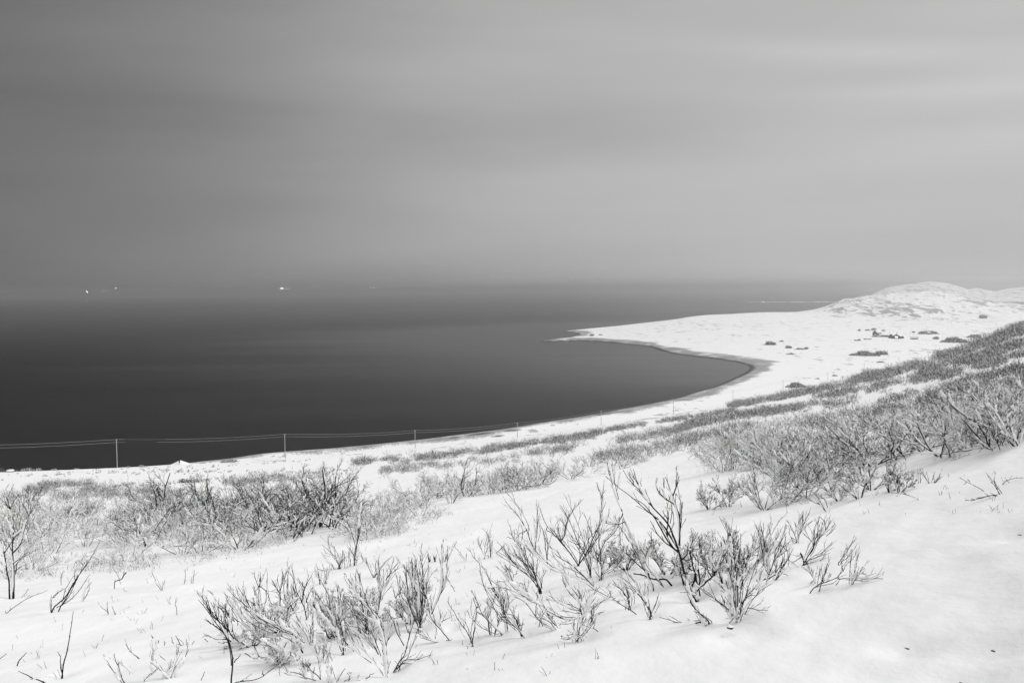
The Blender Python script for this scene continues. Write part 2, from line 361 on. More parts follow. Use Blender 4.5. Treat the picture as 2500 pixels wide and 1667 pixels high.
# hollows where stems meet the near snow (picture x, y, radius m, depth m)
PITS = [(1694, 1450, .14, .07), (1591, 1432, .12, .04), (1715, 1514, .03, .03), (1796, 1499, .12, .05), (1319, 1441, .07, .04), (1413, 1550, .12, .05), (1152, 1569, .06, .03), (1222, 1543, .06, .03), (1279, 1548, .06, .03),
        (945, 1635, .10, .05), (970, 1621, .06, .03), (735, 1582, .08, .04), (837, 1586, .07, .04), (1023, 1532, .08, .04), (1962, 1372, .06, .03), (1986, 1438, .07, .03), (2022, 1533, .2, .03), (1865, 1240, .1, .05), (1921, 1221, .1, .05), (2027, 1197, .1, .06), (2126, 1192, .1, .06), (562, 1666, .06, .03), (151, 1646, .05, .03), (126, 1491, .06, .03), (32, 1452, .12, .05),
        (1100, 1532, .05, .03), (1457, 1501, .05, .02), (1586, 1503, .06, .03), (1536, 1480, .05, .03)]
def build_terrain():
    rr = np.concatenate([np.geomspace(0.35, 3, 80)[:-1], np.geomspace(3, 30, 520)[:-1], np.geomspace(30, 400, 230)[:-1], np.geomspace(400, 3700, 330)[:-1], np.geomspace(3700, 9000, 160)])
    d = rad(1)
    aa = np.concatenate([np.linspace(-34 * d, 34 * d, 1150), np.linspace(34 * d, 62 * d, 90)[1:], np.linspace(62 * d, 298 * d, 120)[1:], np.linspace(-62 * d, -34 * d, 90)[1:-1]])
    nr_, na = len(rr), len(aa)
    R, A = np.meshgrid(rr, aa, indexing='ij'); X = (R * np.sin(A)).ravel(); Y = (R * np.cos(A)).ravel()
    H = hill(X, Y)
    far = np.where(np.hypot(X, Y) > 150)[0]
    L = np.full(X.shape, -50.0); s = np.full(X.shape, 999.0); rh = np.zeros(X.shape); k = np.zeros(X.shape); rough = np.zeros(X.shape)
    l, s_, r_, a_, rh_, k_, ro_ = lowland(X[far], Y[far], True)
    L[far] = l; s[far] = s_; rh[far] = rh_; k[far] = k_; rough[far] = ro_
    w_ = 1.2; Z = np.where(H - L > 6, H, np.where(L - H > 6, L, w_ * np.logaddexp(np.clip(H / w_, -200, 200), np.clip(L / w_, -200, 200))))
    Z = np.where(s < 0, np.where(L > H, L, Z), Z)
    rad_ = np.hypot(X, Y); az = np.arctan2(X, Y)
    # footprints and dimples in the near snow
    for (px, py, rr_, dz) in ((1780, 1540, .16, .05), (2215, 1578, .11, .05), (2425, 1582, .12, .05), (2485, 1302, .10, .05), (2340, 1660, .10, .04), (2290, 1386, .15, .03), (1865, 1536, .1, .03), (2100, 1475, .12, .02)):
        q = hit(px, py)[0][0]; Z = Z - dz * np.exp(-((X - q[0]) ** 2 + ((Y - q[1]) * 0.6) ** 2) / (2 * rr_ ** 2))
    nr_i = np.where(rad_ < 30)[0]
    for (px, py, w_, dz) in PITS:
        q = hit(px, py)[0][0]; c_ = nr_i[(np.abs(X[nr_i] - q[0]) < .6) & (np.abs(Y[nr_i] - q[1]) < .9)]
        Z[c_] -= dz * np.exp(-((X[c_] - q[0]) ** 2 + ((Y[c_] - q[1]) * 0.7) ** 2) / (2 * w_ ** 2))
    nz = fbm(X / 45, Y / 45, 3, 71)
    wdt = 32 + 20 * nz
    beach = np.where(s > 0, 1 - sstep(wdt * 0.5, wdt * 1.3, s), 1.0) * (rad_ < 2050)
    beach = beach * np.where(L > H - 1.5, 1, 0)
    wet = (1 - sstep(3.5, 8.5, s + 2.5 * nz)) * (rad_ < 2300)
    for (px, py, hw, hd) in ((1170, 1060, 34, 3), (1250, 1053, 22, 2), (1475, 1009, 26, 2.4), (1215, 1068, 18, 1.5), (1660, 974, 16, 1.2), (1110, 1070, 16, 2), (1500, 1008, 14, 1.5)):
        c0 = at_sea(np.array([px]), np.array([py]), 2.5)[0]; c1 = at_sea(np.array([px + hw]), np.array([py - hw * 0.16]), 2.5)[0]
        ax = c1 - c0; ln = np.hypot(ax[0], ax[1]); ux, uy = ax[0] / ln, ax[1] / ln
        uu = ((X - c0[0]) * ux + (Y - c0[1]) * uy) / ln; vv = (-(X - c0[0]) * uy + (Y - c0[1]) * ux) / (hd * 2.0)
        wet = np.maximum(wet, 0.92 * (1 - sstep(0.6, 1.1, np.sqrt(uu ** 2 + vv ** 2) + 0.25 * nz)))
    rock = np.clip(sstep(4, 25, rh) * sstep(2020, 2200, rad_) * (1 - sstep(3300, 3700, rad_)) * (0.35 + 0.9 * rough), 0, 1)
    rock = np.maximum(rock, 0.25 * (rad_ > 4900))
    tundra = sstep(40, 110, s) * sstep(400, 520, rad_) * (0.55 + 0.7 * fbm(X / 300, Y / 300, 2, 81)) * (rad_ < 3600) * (H - L < 3)
    tundra = np.maximum(tundra, 0.45 * sstep(200, 260, rad_) * (s > 20) * (rad_ < 700))
    V = np.stack([X, Y, Z], 1)
    ii = np.arange(nr_ * na).reshape(nr_, na)
    q = np.stack([ii[:-1, :], ii[1:, :], np.roll(ii, -1, 1)[1:, :], np.roll(ii, -1, 1)[:-1, :]], -1).reshape(-1, 4)
    V = np.concatenate([V, [[0, 0, Z[:na].mean()]]]); c_ = len(V) - 1
    tri = np.stack([np.full(na, c_), ii[0], np.roll(ii[0], -1)], 1)
    z1 = lambda a: np.concatenate([a, [0]])
    o = mesh_obj('ground', V, [q[:, ::-1], tri[:, ::-1]], M_SNOW, attrs=dict(beach=z1(beach), wet=z1(wet), rock=z1(rock), tundra=z1(tundra)))
    tag(o, kind='structure', label='snow covered hillside, shore and headland')
    return o
build_terrain()

def build_sea():
    rr = np.array([150, 400, 700, 1200, 2200, 4000, 8000, 20000, 60000, 120000.]); aa = np.linspace(-math.pi, math.pi, 97)[:-1]
    R, A = np.meshgrid(rr, aa, indexing='ij'); V = np.stack([(R * np.sin(A)).ravel(), (R * np.cos(A)).ravel(), np.zeros(R.size)], 1)
    ii = np.arange(R.size).reshape(R.shape); j = np.roll(ii, -1, 1)
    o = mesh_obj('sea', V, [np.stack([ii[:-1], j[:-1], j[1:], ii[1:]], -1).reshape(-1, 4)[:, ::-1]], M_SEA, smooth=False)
    me = o.data
    if me.polygons[0].normal.z < 0: me.flip_normals()
    tag(o, kind='structure')
build_sea()

# far side of the fjord, almost lost in the haze
def far_coast():
    a0, _ = az_tan(np.array([-600.]), np.array([700.])); a1, _ = az_tan(np.array([1250.]), np.array([700.]))
    aa = np.linspace(a0[0], a1[0], 240); rr = np.linspace(14600, 17500, 12)
    R, A = np.meshgrid(rr, aa, indexing='ij'); k = np.linspace(0, 1, 12)[:, None]
    e = sstep(a0[0], a0[0] + .06, A) * (1 - sstep(a1[0] - .12, a1[0], A))
    Z = -4 + e * np.sin(np.pi * np.clip(k * 1.4, 0, 1)) ** 0.8 * (118 + 26 * fbm(A * 22, k + 0 * A, 4, 91))
    V = np.stack([(R * np.sin(A)).ravel(), (R * np.cos(A)).ravel(), Z.ravel()], 1)
    ii = np.arange(R.size).reshape(R.shape)
    o = mesh_obj('far_coast', V, [np.stack([ii[:-1, :-1], ii[:-1, 1:], ii[1:, 1:], ii[1:, :-1]], -1).reshape(-1, 4)], plain('far_hillside', 0.16, 0.9, 0.001, 0.3))
    if o.data.polygons[5].normal.z < 0: o.data.flip_normals()
    tag(o, kind='structure')
far_coast()

# ------------------------------------------------------------------ haze
HAZE_D = 0.00018
hb = MB().box(-130000, 130000, -130000, 130000, -14, CAMZ + 45).build('haze', bpy.data.materials.new('haze_air'))
hm = hb.data.materials[0]; hm.use_nodes = True; t = hm.node_tree; t.nodes.clear()
o_ = N(t, 'ShaderNodeOutputMaterial'); v_ = N(t, 'ShaderNodeVolumePrincipled')
v_.inputs['Color'].default_value = grey(0.76); v_.inputs['Density'].default_value = HAZE_D; v_.inputs['Anisotropy'].default_value = 0.75
t.links.new(v_.outputs[0], o_.inputs['Volume']); tag(hb, kind='stuff')
# ------------------------------------------------------------------ twigs and tubes
def norm(v): return v / (np.linalg.norm(v, axis=-1, keepdims=True) + 1e-12)
def tube_arrays(P, R, k):
    P = np.asarray(P, float); R = np.asarray(R, float); B, M_, _ = P.shape
    T = norm(np.gradient(P, axis=1)); ref = np.array([0.13, 0.97, 0.21])
    n1_ = norm(np.cross(T, ref)); n2_ = np.cross(T, n1_)
    an = np.arange(k) * 2 * math.pi / k
    V = P[:, :, None] + R[:, :, None, None] * (np.cos(an)[None, None, :, None] * n1_[:, :, None] + np.sin(an)[None, None, :, None] * n2_[:, :, None])
    idx = np.arange(B * M_ * k).reshape(B, M_, k); j = np.roll(idx, -1, 2)
    Fq = np.stack([idx[:, :-1], j[:, :-1], j[:, 1:], idx[:, 1:]], -1).reshape(-1, 4)
    return V.reshape(-1, 3), Fq
class Tubes:
    """collects centre lines; build() links them as ONE mesh"""
    def __init__(s): s.d = {}
    def add(s, P, R, k=4):
        s.d.setdefault((len(P), k), []).append((P, R))
    def arrays(s):
        Vs, Fs, n = [], [], 0
        for (M_, k), L in s.d.items():
            V, Fq = tube_arrays([q[0] for q in L], [q[1] for q in L], k)
            Vs.append(V); Fs.append(Fq + n); n += len(V)
        if not Vs: return np.zeros((0, 3)), np.zeros((0, 4), int)
        return np.concatenate(Vs), np.concatenate(Fs)
    def build(s, name, mat, parent=None, off=(0, 0, 0)):
        V, Fq = s.arrays()
        if not len(V): return None
        return mesh_obj(name, V - np.asarray(off), Fq, mat, parent)
R_ = random.Random(11)
def rvec(a): return np.array([R_.gauss(0, a), R_.gauss(0, a), R_.gauss(0, a)])
def walk(p, d, L, n, gn=0.12, up=0.10):
    pts = [p]; d = d / np.linalg.norm(d)
    for i in range(n - 1):
        d = d + rvec(gn); d[2] += up; d = d / np.linalg.norm(d)
        pts.append(pts[-1] + d * (L / (n - 1)))
    return np.array(pts)
def turn(d, ang, az=None):
    """a direction at angle ang from d"""
    az = R_.uniform(0, 6.283) if az is None else az
    a = np.cross(d, (0.2, 0.9, 0.3)); a = a / np.linalg.norm(a); b = np.cross(d, a)
    return d * math.cos(ang) + (a * math.cos(az) + b * math.sin(az)) * math.sin(ang)
def resample(P, n):
    P = np.asarray(P, float); s = np.concatenate([[0], np.cumsum(np.linalg.norm(np.diff(P, axis=0), axis=1))])
    t_ = np.linspace(0, s[-1], n); Q = np.stack([np.interp(t_, s, P[:, i]) for i in range(3)], 1)
    Q2 = Q.copy(); Q2[1:-1] = 0.25 * Q[:-2] + 0.5 * Q[1:-1] + 0.25 * Q[2:]; return Q2, s[-1]
def cake(snow, P, r, sr, a=0.0, b=1.0, k=6):
    """snow lying along the upper side of a branch"""
    n = 7; Q, L = resample(P, 25); Q = Q[int(a * 24):max(int(b * 24) + 1, int(a * 24) + 3)]; Q, L = resample(Q, n)
    q = sr * np.array([0.25] + [R_.uniform(0.65, 1.35) for _ in range(n - 2)] + [0.3])
    T = norm(np.gradient(Q, axis=0)); side = np.array([-0.45, -0.35, 0.85]); off = side - T * (T @ side)[:, None]
    off = off / (np.linalg.norm(off, axis=1, keepdims=True) + 1e-6)
    snow.add(Q + off * (r + q * 0.55)[:, None], q, k)
def bud(tw, p, d, r):
    d = d / np.linalg.norm(d); tw.add(np.array([p, p + d * r * 2.2, p + d * r * 4.6]), np.array([r * 0.8, r * 1.25, r * 0.25]), 4)

def stem_twigs(tw, snow, Q, r0, r1, scale, dens, snowy, level=0, maxn=40, start=0.22):
    """alternate side twigs along a stem Q; scale = twig length"""
    n = len(Q); L = np.linalg.norm(np.diff(Q, axis=0), axis=1).sum()
    step = (0.028 + 0.16 * scale) / dens; s = L * start + R_.uniform(0, step); cnt = 0; side = R_.choice((-1, 1))
    cum = np.concatenate([[0], np.cumsum(np.linalg.norm(np.diff(Q, axis=0), axis=1))])
    while s < L * 0.97 and cnt < maxn:
        p = np.array([np.interp(s, cum, Q[:, i]) for i in range(3)]); i = min(np.searchsorted(cum, s), n - 1); i = max(i, 1)
        d = norm(Q[i] - Q[i - 1]); f = s / L; r = (r0 + (r1 - r0) * f)
        ang = rad(R_.uniform(10, 30)); side = -side
        az = (0 if side > 0 else math.pi) + R_.gauss(0, 0.8)
        dd = turn(d, ang, az); dd[2] += 0.16
        l = scale * R_.choice((0.35, 0.7, 1.0, 1.4, 1.8)) * R_.uniform(0.8, 1.1) * (1.15 - 0.65 * f)
        T = walk(p, dd, l, 5, 0.035, 0.035); rt = max(min(r * 0.6, 0.0026), 0.0016)
        tw.add(T, rt * np.array([1, .85, .75, .72, .55]), 4); bud(tw, T[-1], T[-1] - T[-2], rt * 0.85)
        if l > scale * 0.55 and R_.random() < 0.5: bud(tw, T[2], turn(norm(T[2] - T[1]), 0.5), rt * 0.75)
        if level < 1 and l > scale * 0.6:
            stem_twigs(tw, snow, T, rt, rt * 0.6, scale * 0.5, dens * 0.8, snowy, level + 1, 4)
        if R_.random() < snowy * 0.85: cake(snow, T, rt, R_.uniform(0.0032, 0.0075), R_.uniform(0, .3), R_.uniform(.5, .95), 5)
        s += step * R_.uniform(0.6, 1.5); cnt += 1

REG = dict(A=(450, 1250, 3.76), B=(1000, 1150, 3.484), C=(1450, 1120, 3.136), D=(0, 1120, 3.92), E=(550, 1080, 3.92), F=(1700, 900, 2.94), L=(0, 1000, 2.351))
def to_px(reg, pts):
    x0, y0, s = REG[reg]; return np.array([(x0 + a / s, y0 + b / s) for a, b in pts])
SHR = dict(birch=('bare_shrub', 'shrub'))
def traced(reg, base, stems, label, snow=0.3, dens=1.0, thick=1.0, twig=0.15, name='bare_shrub', cat='shrub', k1=None, comp=(1, 1, 2)):
    comp = comp if len(stems.split('/')) > 3 else None
    """a shrub whose stems were measured from the photograph; depth is spread as a real shrub's"""
    b = to_px(reg, [base])[0]; P0, ok = hit([b[0]], [b[1]]); P0 = P0[0]; r0 = math.hypot(P0[0], P0[1])
    root = empty(name, tuple(P0), label, cat, 'bare shrubs in the near snow')
    k1 = R_.uniform(-0.25, 0.25) if k1 is None else k1; k2 = R_.uniform(-0.2, 0.2)
    tw, sn = Tubes(), Tubes()
    for q in stems.split('/'):
        q = q.split(); flag = ''
        if q[0].isalpha(): flag = q.pop(0)
        pp = to_px(reg, [tuple(map(float, a.split(','))) for a in q])
        ks = R_.uniform(-0.45, 0.45); a, td = az_tan(pp[:, 0], pp[:, 1])
        dl = np.concatenate([[0], np.cumsum(np.hypot(*np.diff(pp, axis=0).T))]) * r0 / F
        up = (b[1] - pp[:, 1]) * r0 / F; lat = (pp[:, 0] - b[0]) * r0 / F
        rr = r0 + k1 * up + k2 * lat * 0.5 + ks * dl * 0.8
        Q = np.stack([rr * np.sin(a), rr * np.cos(a), CAMZ - rr * td], 1)
        gz = hill(Q[:, 0], Q[:, 1]); Q[:, 2] = np.maximum(Q[:, 2], gz - 0.015)
        if math.hypot(*(pp[0] - b)) < 26:                     # rooted: run it into the snow
            d = Q[0] - Q[1]; d = d / (np.linalg.norm(d) + 1e-9) * 0.05; d[2] = -0.07; Q = np.concatenate([[Q[0] + d], Q])
        n = 16; S, L = resample(Q, n)
        jit = np.cumsum(rng.normal(0, 0.0022, (n, 3)), 0); jit -= np.linspace(0, 1, n)[:, None] * jit[-1]; S = S + jit
        big = 'g' in flag
        rs = (0.0030 + 0.0032 * min(L, 1.0)) * thick * (1.15 if thick > 1.05 else 1) * (1.8 if big else 1.0); re = 0.0019 if not big else 0.006
        prof = np.linspace(rs, re, n) * np.array([1 + (0.22 if i % 3 == 1 else 0) * R_.random() for i in range(n)])
        tw.add(S, prof, 6); bud(tw, S[-1], S[-1] - S[-2], re * 1.2)
        if big:
            for i in range(3, n - 1, 5): bud(tw, S[i], turn(norm(S[i] - S[i - 1]), 0.9), rs * 0.45)
        if L > 0.07:
            stem_twigs(tw, sn, S, rs, re, twig * min(1, 0.35 + L), dens * (0.5 if big else 1.0), snow, 0, 22)
        if 'c' in flag:
            [cake(sn, S, rs * 0.6, R_.uniform(0.009, 0.0155), a_, min(a_ + R_.uniform(.2, .34), .96), 8) for a_ in (0.0, .17, .34, .5, .66)]
        if not big and L > 0.16 and 'x' not in flag and comp:
            for _c in range(R_.choice(comp)):            # a thinner companion shoot beside it
                e_ = np.linspace(0, 1, n)[:, None]; S2 = S + e_ * rvec(0.05 * L + .02)[None] + np.sin(e_ * 3.1) * rvec(0.025)[None] + rvec(.006); c0 = R_.choice((0, 2, 4)); c1 = R_.choice((11, 13, 16)); S2 = resample(S2[c0:c1], 12)[0]
                gz2 = hill(S2[:, 0], S2[:, 1]); S2[1:, 2] = np.maximum(S2[1:, 2], gz2[1:] - .01); tw.add(S2, np.linspace(rs * .6, re * .85, 12), 5)
                stem_twigs(tw, sn, S2, rs * .6, re * .85, twig * min(.9, .3 + L), dens * .8, snow, 0, 14)
                if R_.random() < snow * 1.3: cake(sn, S2, rs * .5, R_.uniform(.004, .009), R_.uniform(0, .3), R_.uniform(.5, .95), 6)
        if 'c' in flag: pass
        elif R_.random() < snow * 1.6:
            cake(sn, S, rs * 0.8, R_.uniform(0.005, 0.011), R_.uniform(0, .25), R_.uniform(.5, .95), 6)
    tw.build('branches', M_BARK, root, P0); sn.build('snow_load', M_RIME, root, P0)
    return root

def fan(h, spread, nst, snow=0.3, dens=1.0, lean=(0, 0), caked=0.0, r=0.0058, tscale=None, thin=False):
    """free-standing shrub grown from the snow; returns twig and snow tubes about the origin"""
    tw, sn = Tubes(), Tubes(); tscale = tscale or 0.26 * h ** 0.8
    for i in range(nst):
        a = 6.283 * (i + R_.random()) / nst; sp = rad(spread) * R_.uniform(0.15, 1.1)
        d = np.array([math.sin(sp) * math.cos(a) + lean[0], math.sin(sp) * math.sin(a) + lean[1], math.cos(sp)])
        L = h * R_.uniform(0.55, 1.12); p = np.array([math.cos(a), math.sin(a), 0]) * 0.06 * h * R_.random() - d * 0.05
        S = walk(p, d, L, 12, 0.09, 0.035); rs = r * R_.uniform(0.7, 1.25) * (0.6 + 0.5 * h)
        tw.add(S, np.linspace(rs, rs * 0.33, 12), 5)
        stem_twigs(tw, sn, S, rs, rs * .4, tscale, dens, snow, 0, 26, 0.12)
        if R_.random() < caked: cake(sn, S, rs * .6, R_.uniform(0.012, 0.022), 0.0, R_.uniform(.5, .85), 7)
        elif R_.random() < snow * 1.5: cake(sn, S, rs * .7, R_.uniform(0.005, 0.010), 0.0, R_.uniform(.4, .9), 6)
    return tw, sn
def bushy(h, spread, nst, snow, caked, matw, r=0.009, gn=0.17, dense=1.0):
    """round-headed mountain birch: crooked stems dividing three times"""
    tw, sn = Tubes(), Tubes()
    def grow(p, d, L, r, lv):
        n = (9, 6, 5, 4)[lv]; S = walk(p, d, L, n, (gn, gn * .9, gn * .8, .12)[lv] * (9 / n) ** .3, (0.02, 0.05, 0.05, 0.04)[lv]); rr = np.linspace(r, r * .45, n)
        tw.add(S, rr, (6, 5, 4, 3)[lv])
        if lv <= 1 and R_.random() < caked: cake(sn, S, r * .5, R_.uniform(.009, .016) * (1 if lv else .8), R_.uniform(0, .3), R_.uniform(.55, 1), 6)
        elif R_.random() < snow: cake(sn, S, r * .6, (R_.uniform(.006, .010), R_.uniform(.005, .008), R_.uniform(.0035, .006), .0032)[lv], R_.uniform(0, .4), R_.uniform(.5, 1), 5)
        if lv == 3: return
        m_ = int((9, 6, 4)[lv] * dense * R_.uniform(.75, 1.25)); T = norm(np.gradient(S, axis=0))
        for k in range(m_):
            f = R_.uniform((0.22, .2, .2)[lv], 1.0) * (n - 1); i = min(int(f), n - 2); q = S[i] * (1 - f + i) + S[i + 1] * (f - i)
            grow(q, turn(T[i], rad(R_.uniform(22, 55))) + np.array([0, 0, .10]), L * (.50, .52, .55)[lv] * R_.uniform(.6, 1.15) * (1.1 - .35 * f / (n - 1)), max(rr[i] * .6, .0016), lv + 1)
    for i in range(nst):
        a = 6.283 * (i + R_.random()) / nst; sp = rad(spread) * R_.uniform(.3, 1.15)
        grow(np.array([math.cos(a), math.sin(a), -.4]) * .06 * h, np.array([math.sin(sp) * math.cos(a), math.sin(sp) * math.sin(a), math.cos(sp)]), h * R_.uniform(.55, .85), r * R_.uniform(.7, 1.2), 0)
    return tw, sn
def placed(reg, base, hpx, label, spread=28, nst=8, snow=0.3, dens=1.0, lean=0.0, caked=0.0, name='bare_shrub'):
    b = to_px(reg, [base])[0]; P0 = hit([b[0]], [b[1]])[0][0]; nst = int(nst * 1.4) if nst > 4 else nst; h = (1.28 if reg == 'F' else 1.1) * hpx / REG[reg][2] * math.hypot(P0[0], P0[1]) / F
    root = empty(name, tuple(P0), label, 'shrub', 'bare shrubs in the near snow')
    if (reg == 'F' and hpx > 100) or (hpx > 200 and name == 'bare_shrub'):
        tw, sn = bushy(h * .95, spread + 20, max(5, nst // 2 + 1), min(snow * 1.3, .7), .35 + caked, M_BARK, 0.0068, 0.11, 1.0)
    else: tw, sn = fan(h, spread, nst, snow, dens, (lean, 0), caked)
    tw.build('branches', M_BARK, root); sn.build('snow_load', M_RIME, root)
    return root

T_ = traced
T_('C', (830, 1235), "c 830,1235 765,1110 725,1000 695,880 / 695,880 670,760 650,700 600,560 565,470 500,420 430,350 365,235 300,200 250,130 228,92 / 650,710 580,640 520,540 440,400 385,340 340,320 295,300 / 430,350 370,240 330,170 305,88 / 300,200 290,160 275,110 / 655,660 660,550 665,450 640,370 605,280 580,230 565,165 550,145 / 605,280 630,190 635,60 / 620,360 560,320 510,280 488,240 / 556,320 545,250 533,155 / 562,590 565,450 560,340 / 650,710 580,660 520,610 470,540 436,480 / 675,770 715,720 720,640 / 570,470 545,440 530,400 / 830,1215 780,1150 745,1110 / 870,1218 810,1180 750,1120 / 830,1235 740,1255 650,1250 c 510,1212".replace(' c 510', ' 510'),
   'tallest dark forked shrub standing right of centre with one snow-caked stem', 0.12, 0.55, 1.25, 0.10)
T_('C', (765, 1035), "g 765,1035 735,980 775,920 772,870 740,845 / g 765,1035 800,985 820,915 800,860 / 800,860 790,790 760,720 730,700 / g 800,985 850,940 905,900 932,860 / 932,860 960,800 975,740 1010,670 1030,590 1015,520 1002,460 / 932,860 880,800 820,750 820,670 / 932,860 900,780 900,690 920,560 / 965,800 1000,790 990,740 / 775,880 740,870 700,880 / 765,1035 720,1010 665,1020 / 905,900 870,850 850,760 / 800,985 790,940 760,800 740,690 c 775,565".replace(' c 775', ' 775'),
   'gnarled black trunk twisting out of a dark hollow in the snow beside the tallest shrub', 0.3, 0.9, 1.2)
T_('C', (1085, 1190), "c 1050,1170 1045,1060 1050,950 1040,800 1060,640 1040,560 / 1090,1190 1100,1050 1090,900 1070,760 1060,600 / c 1110,1190 1105,1080 1100,960 / 1115,1185 1130,1100 1200,1030 1270,960 1330,900 / 1130,1110 1180,1055 1232,1045 / 1040,1160 960,1100 880,1040 800,980 / 1020,1165 980,1120 965,1085 / c 1040,1030 970,960 905,880 / 1115,1100 1120,1000 1160,880 1165,820 1130,730 / 1170,1140 1230,1135 1280,1137 1323,1158 / 1130,1000 1145,930 1165,840 / 1085,1190 1060,1080 1055,960 1020,820 990,700 / 1085,1195 1110,1200 1130,1205 / 1270,960 1240,930 1245,925 / 1200,1030 1190,1060 1160,1070 / 1060,1180 1020,1160 1010,1165 / 1240,1000 1300,930 1385,890 / 1085,1190 1000,1080 985,1090 / 1100,1150 1085,1000 1120,700 1125,580 / 1060,800 1035,720 990,600",
   'broad snow-caked shrub right of centre with a low twig reaching right', 0.35, 1.0)
T_('C', (1345, 885), "1345,885 1310,840 1300,760 1290,700 1260,560 / 1345,885 1345,790 1320,740 1350,660 1345,540 / 1345,885 1380,780 1420,690 1470,510 / 1290,720 1305,640 1280,525 / 1390,770 1440,690 1468,600 / 1350,850 1330,760 1410,650 1470,570",
   'fan of thin dark stems in the gap right of the broad snow-caked shrub', 0.25, 1.0)
T_('C', (1400, 925), "1400,925 1440,850 1485,740 1480,700 1430,660 / 1400,925 1430,860 1445,760 / 1300,985 1370,900 1440,800 / 1440,850 1465,880 1480,890 / 1485,740 1490,820",
   'low crossing dark twigs at the right edge of the middle thicket', 0.25, 1.1)
T_('C', (1195, 880), "1195,880 1165,840 1140,760 1100,710 / 1190,760 1215,690 1230,570 / 1190,915 1230,880 1248,845 / 1195,880 1230,790 1290,730 1350,690 / 1190,780 1180,690 1170,660 / 1195,880 1260,800 1340,720 c 1380,650".replace(' c 1380', ' 1380'),
   'small pale shrub behind the low twig reaching right', 0.4, 1.2)
T_('C', (1605, 790), "1605,790 1640,735 1680,670 1720,600 1775,545 1812,475 / 1640,740 1675,690 1695,620 1690,530 / 1680,660 1715,580 1720,450 / 1675,640 1620,590 1580,540 / 1640,770 1720,745 1770,700 1822,640 / 1600,740 1560,765 1510,800 / 1775,545 1768,490 1740,450 / 1780,590 1820,560 1852,510 / g 1605,800 1600,765 1590,740",
   'open cup-shaped shrub of forked twigs standing on bare snow', 0.15, 0.9)
T_('C', (1560, 640), "1560,640 1530,560 1485,475 / 1560,590 1600,500 1640,420 / 1545,620 1510,600 / 1600,480 1580,430 / 1560,590 1590,520 1600,440",
   'two crossing twigs just behind the cup-shaped shrub', 0.15, 1.0)
T_('C', (1695, 945), "1695,945 1660,880 1630,790 / 1695,945 1680,890 1665,850 / 1670,940 1690,900 1700,880",
   'short dark twig pair in front of the cup-shaped shrub', 0.2, 1.0)
T_('C', (1680, 998), "1680,998 1760,950 1860,915 1910,860 1945,790 / 1860,915 2000,912 2100,916 2205,915 / 1740,960 1780,870 1785,805 / 1870,810 1930,740 1980,635 / 1800,935 1805,880 / 1760,950 1750,915 1780,870 / 1910,860 1900,800 / 1850,965 1880,925",
   'low branch leaning right with a long twig lying almost level on the snow', 0.15, 0.9)
T_('C', (1970, 962), "1970,962 2005,880 2010,800 2027,705 / 1990,940 2030,890 2055,830 / 1970,962 2010,920 / 2005,880 2050,870 2080,880",
   'small upright twig at the right end of the level branch', 0.35, 1.1)
T_('C', (450, 980), "c 430,930 400,870 370,780 330,660 290,590 240,480 215,400 / 215,400 190,340 150,230 120,130 103,40 / g 595,970 550,920 490,930 430,915 380,890 325,880 / 490,915 420,840 390,740 350,680 / 400,860 300,770 240,700 190,630 / 240,480 190,500 90,490 / 90,490 115,390 / 220,420 190,500 150,570 100,620 / g 450,980 430,930 420,890 / 500,920 440,880 / 380,800 410,700 440,640 440,560 / 330,700 280,640 265,580",
   'tall leaning shrub left of the tallest one, lower half thick with snow', 0.3, 0.8, 1.1)
T_('C', (60, 925), "60,925 55,800 45,650 38,560 / 60,890 150,790 200,740 / 60,925 30,880 0,840 / 55,800 20,740 0,680",
   'thin straight twig with crossing shoots left of the leaning shrub', 0.15, 0.8)
T_('C', (270, 1130), "270,1130 240,1050 205,1000 150,960 / 270,1130 275,1080 250,1010 215,930 / 255,1090 270,1050 / 240,1050 205,985",
   'small three-stemmed twig in front of the dark gnarled trunk, the left one', 0.3, 0.8)
T_('C', (430, 1200), "430,1200 425,1100 410,985 / 430,1165 370,1080 310,1010 255,985 / 405,1100 340,980 275,895 / 435,1195 465,1130 490,1058 / 430,1200 400,1170",
   'small forked twig below the leaning shrub with one shoot leaning right', 0.25, 0.7)
T_('C', (330, 1185), "330,1185 240,1140 150,1075 60,1030 0,1000 / 180,1090 200,1080 230,1078 / 150,1075 110,1000",
   'long thin twig sloping down to the snow below the leaning shrub', 0.4, 0.8)
T_('B', (1110, 1015), "1110,1015 1060,930 1000,870 930,825 820,750 740,695 / 930,825 850,730 790,650 750,605 / 1110,1015 1070,900 1010,780 940,640 885,560 / 1100,1000 1060,860 1000,730 920,600 / 1115,1000 1130,900 1160,845 / 1060,870 1050,760 1045,700 / 1010,780 960,700 900,640 / 1100,980 1040,880 970,780 890,690 / 740,695 800,640 / 940,640 960,540 950,460",
   'dense fan of black stems meeting in one point in the middle of the thicket', 0.1, 0.8)
T_('B', (1440, 805), "1440,805 1400,750 1360,690 1280,600 1170,480 1130,400 1113,315 / 1430,800 1500,700 1560,560 1610,460 1630,300 1640,200 1655,80 / 1635,230 1610,160 1598,100 / 1280,600 1320,560 1335,440 1390,320 / 1300,620 1270,520 1255,410 / 1560,560 1510,420 1485,360 / 1440,805 1460,720 1500,650 1530,560 1610,480 / 1640,200 1665,165 / 1170,480 1160,500 1230,530 1300,620",
   'wide V-shaped shrub left of the leaning one with a tall right-hand stem', 0.1, 0.7, 1.15)
T_('B', (1545, 905), "1545,905 1500,730 1430,600 1360,430 1290,295 / 1545,905 1545,760 1550,640 1600,560 / 1430,600 1460,520 / 1500,730 1470,640 1370,600 / 1360,430 1300,340",
   'slender dark stem with a fork, in front of the wide V-shaped shrub', 0.1, 0.8)
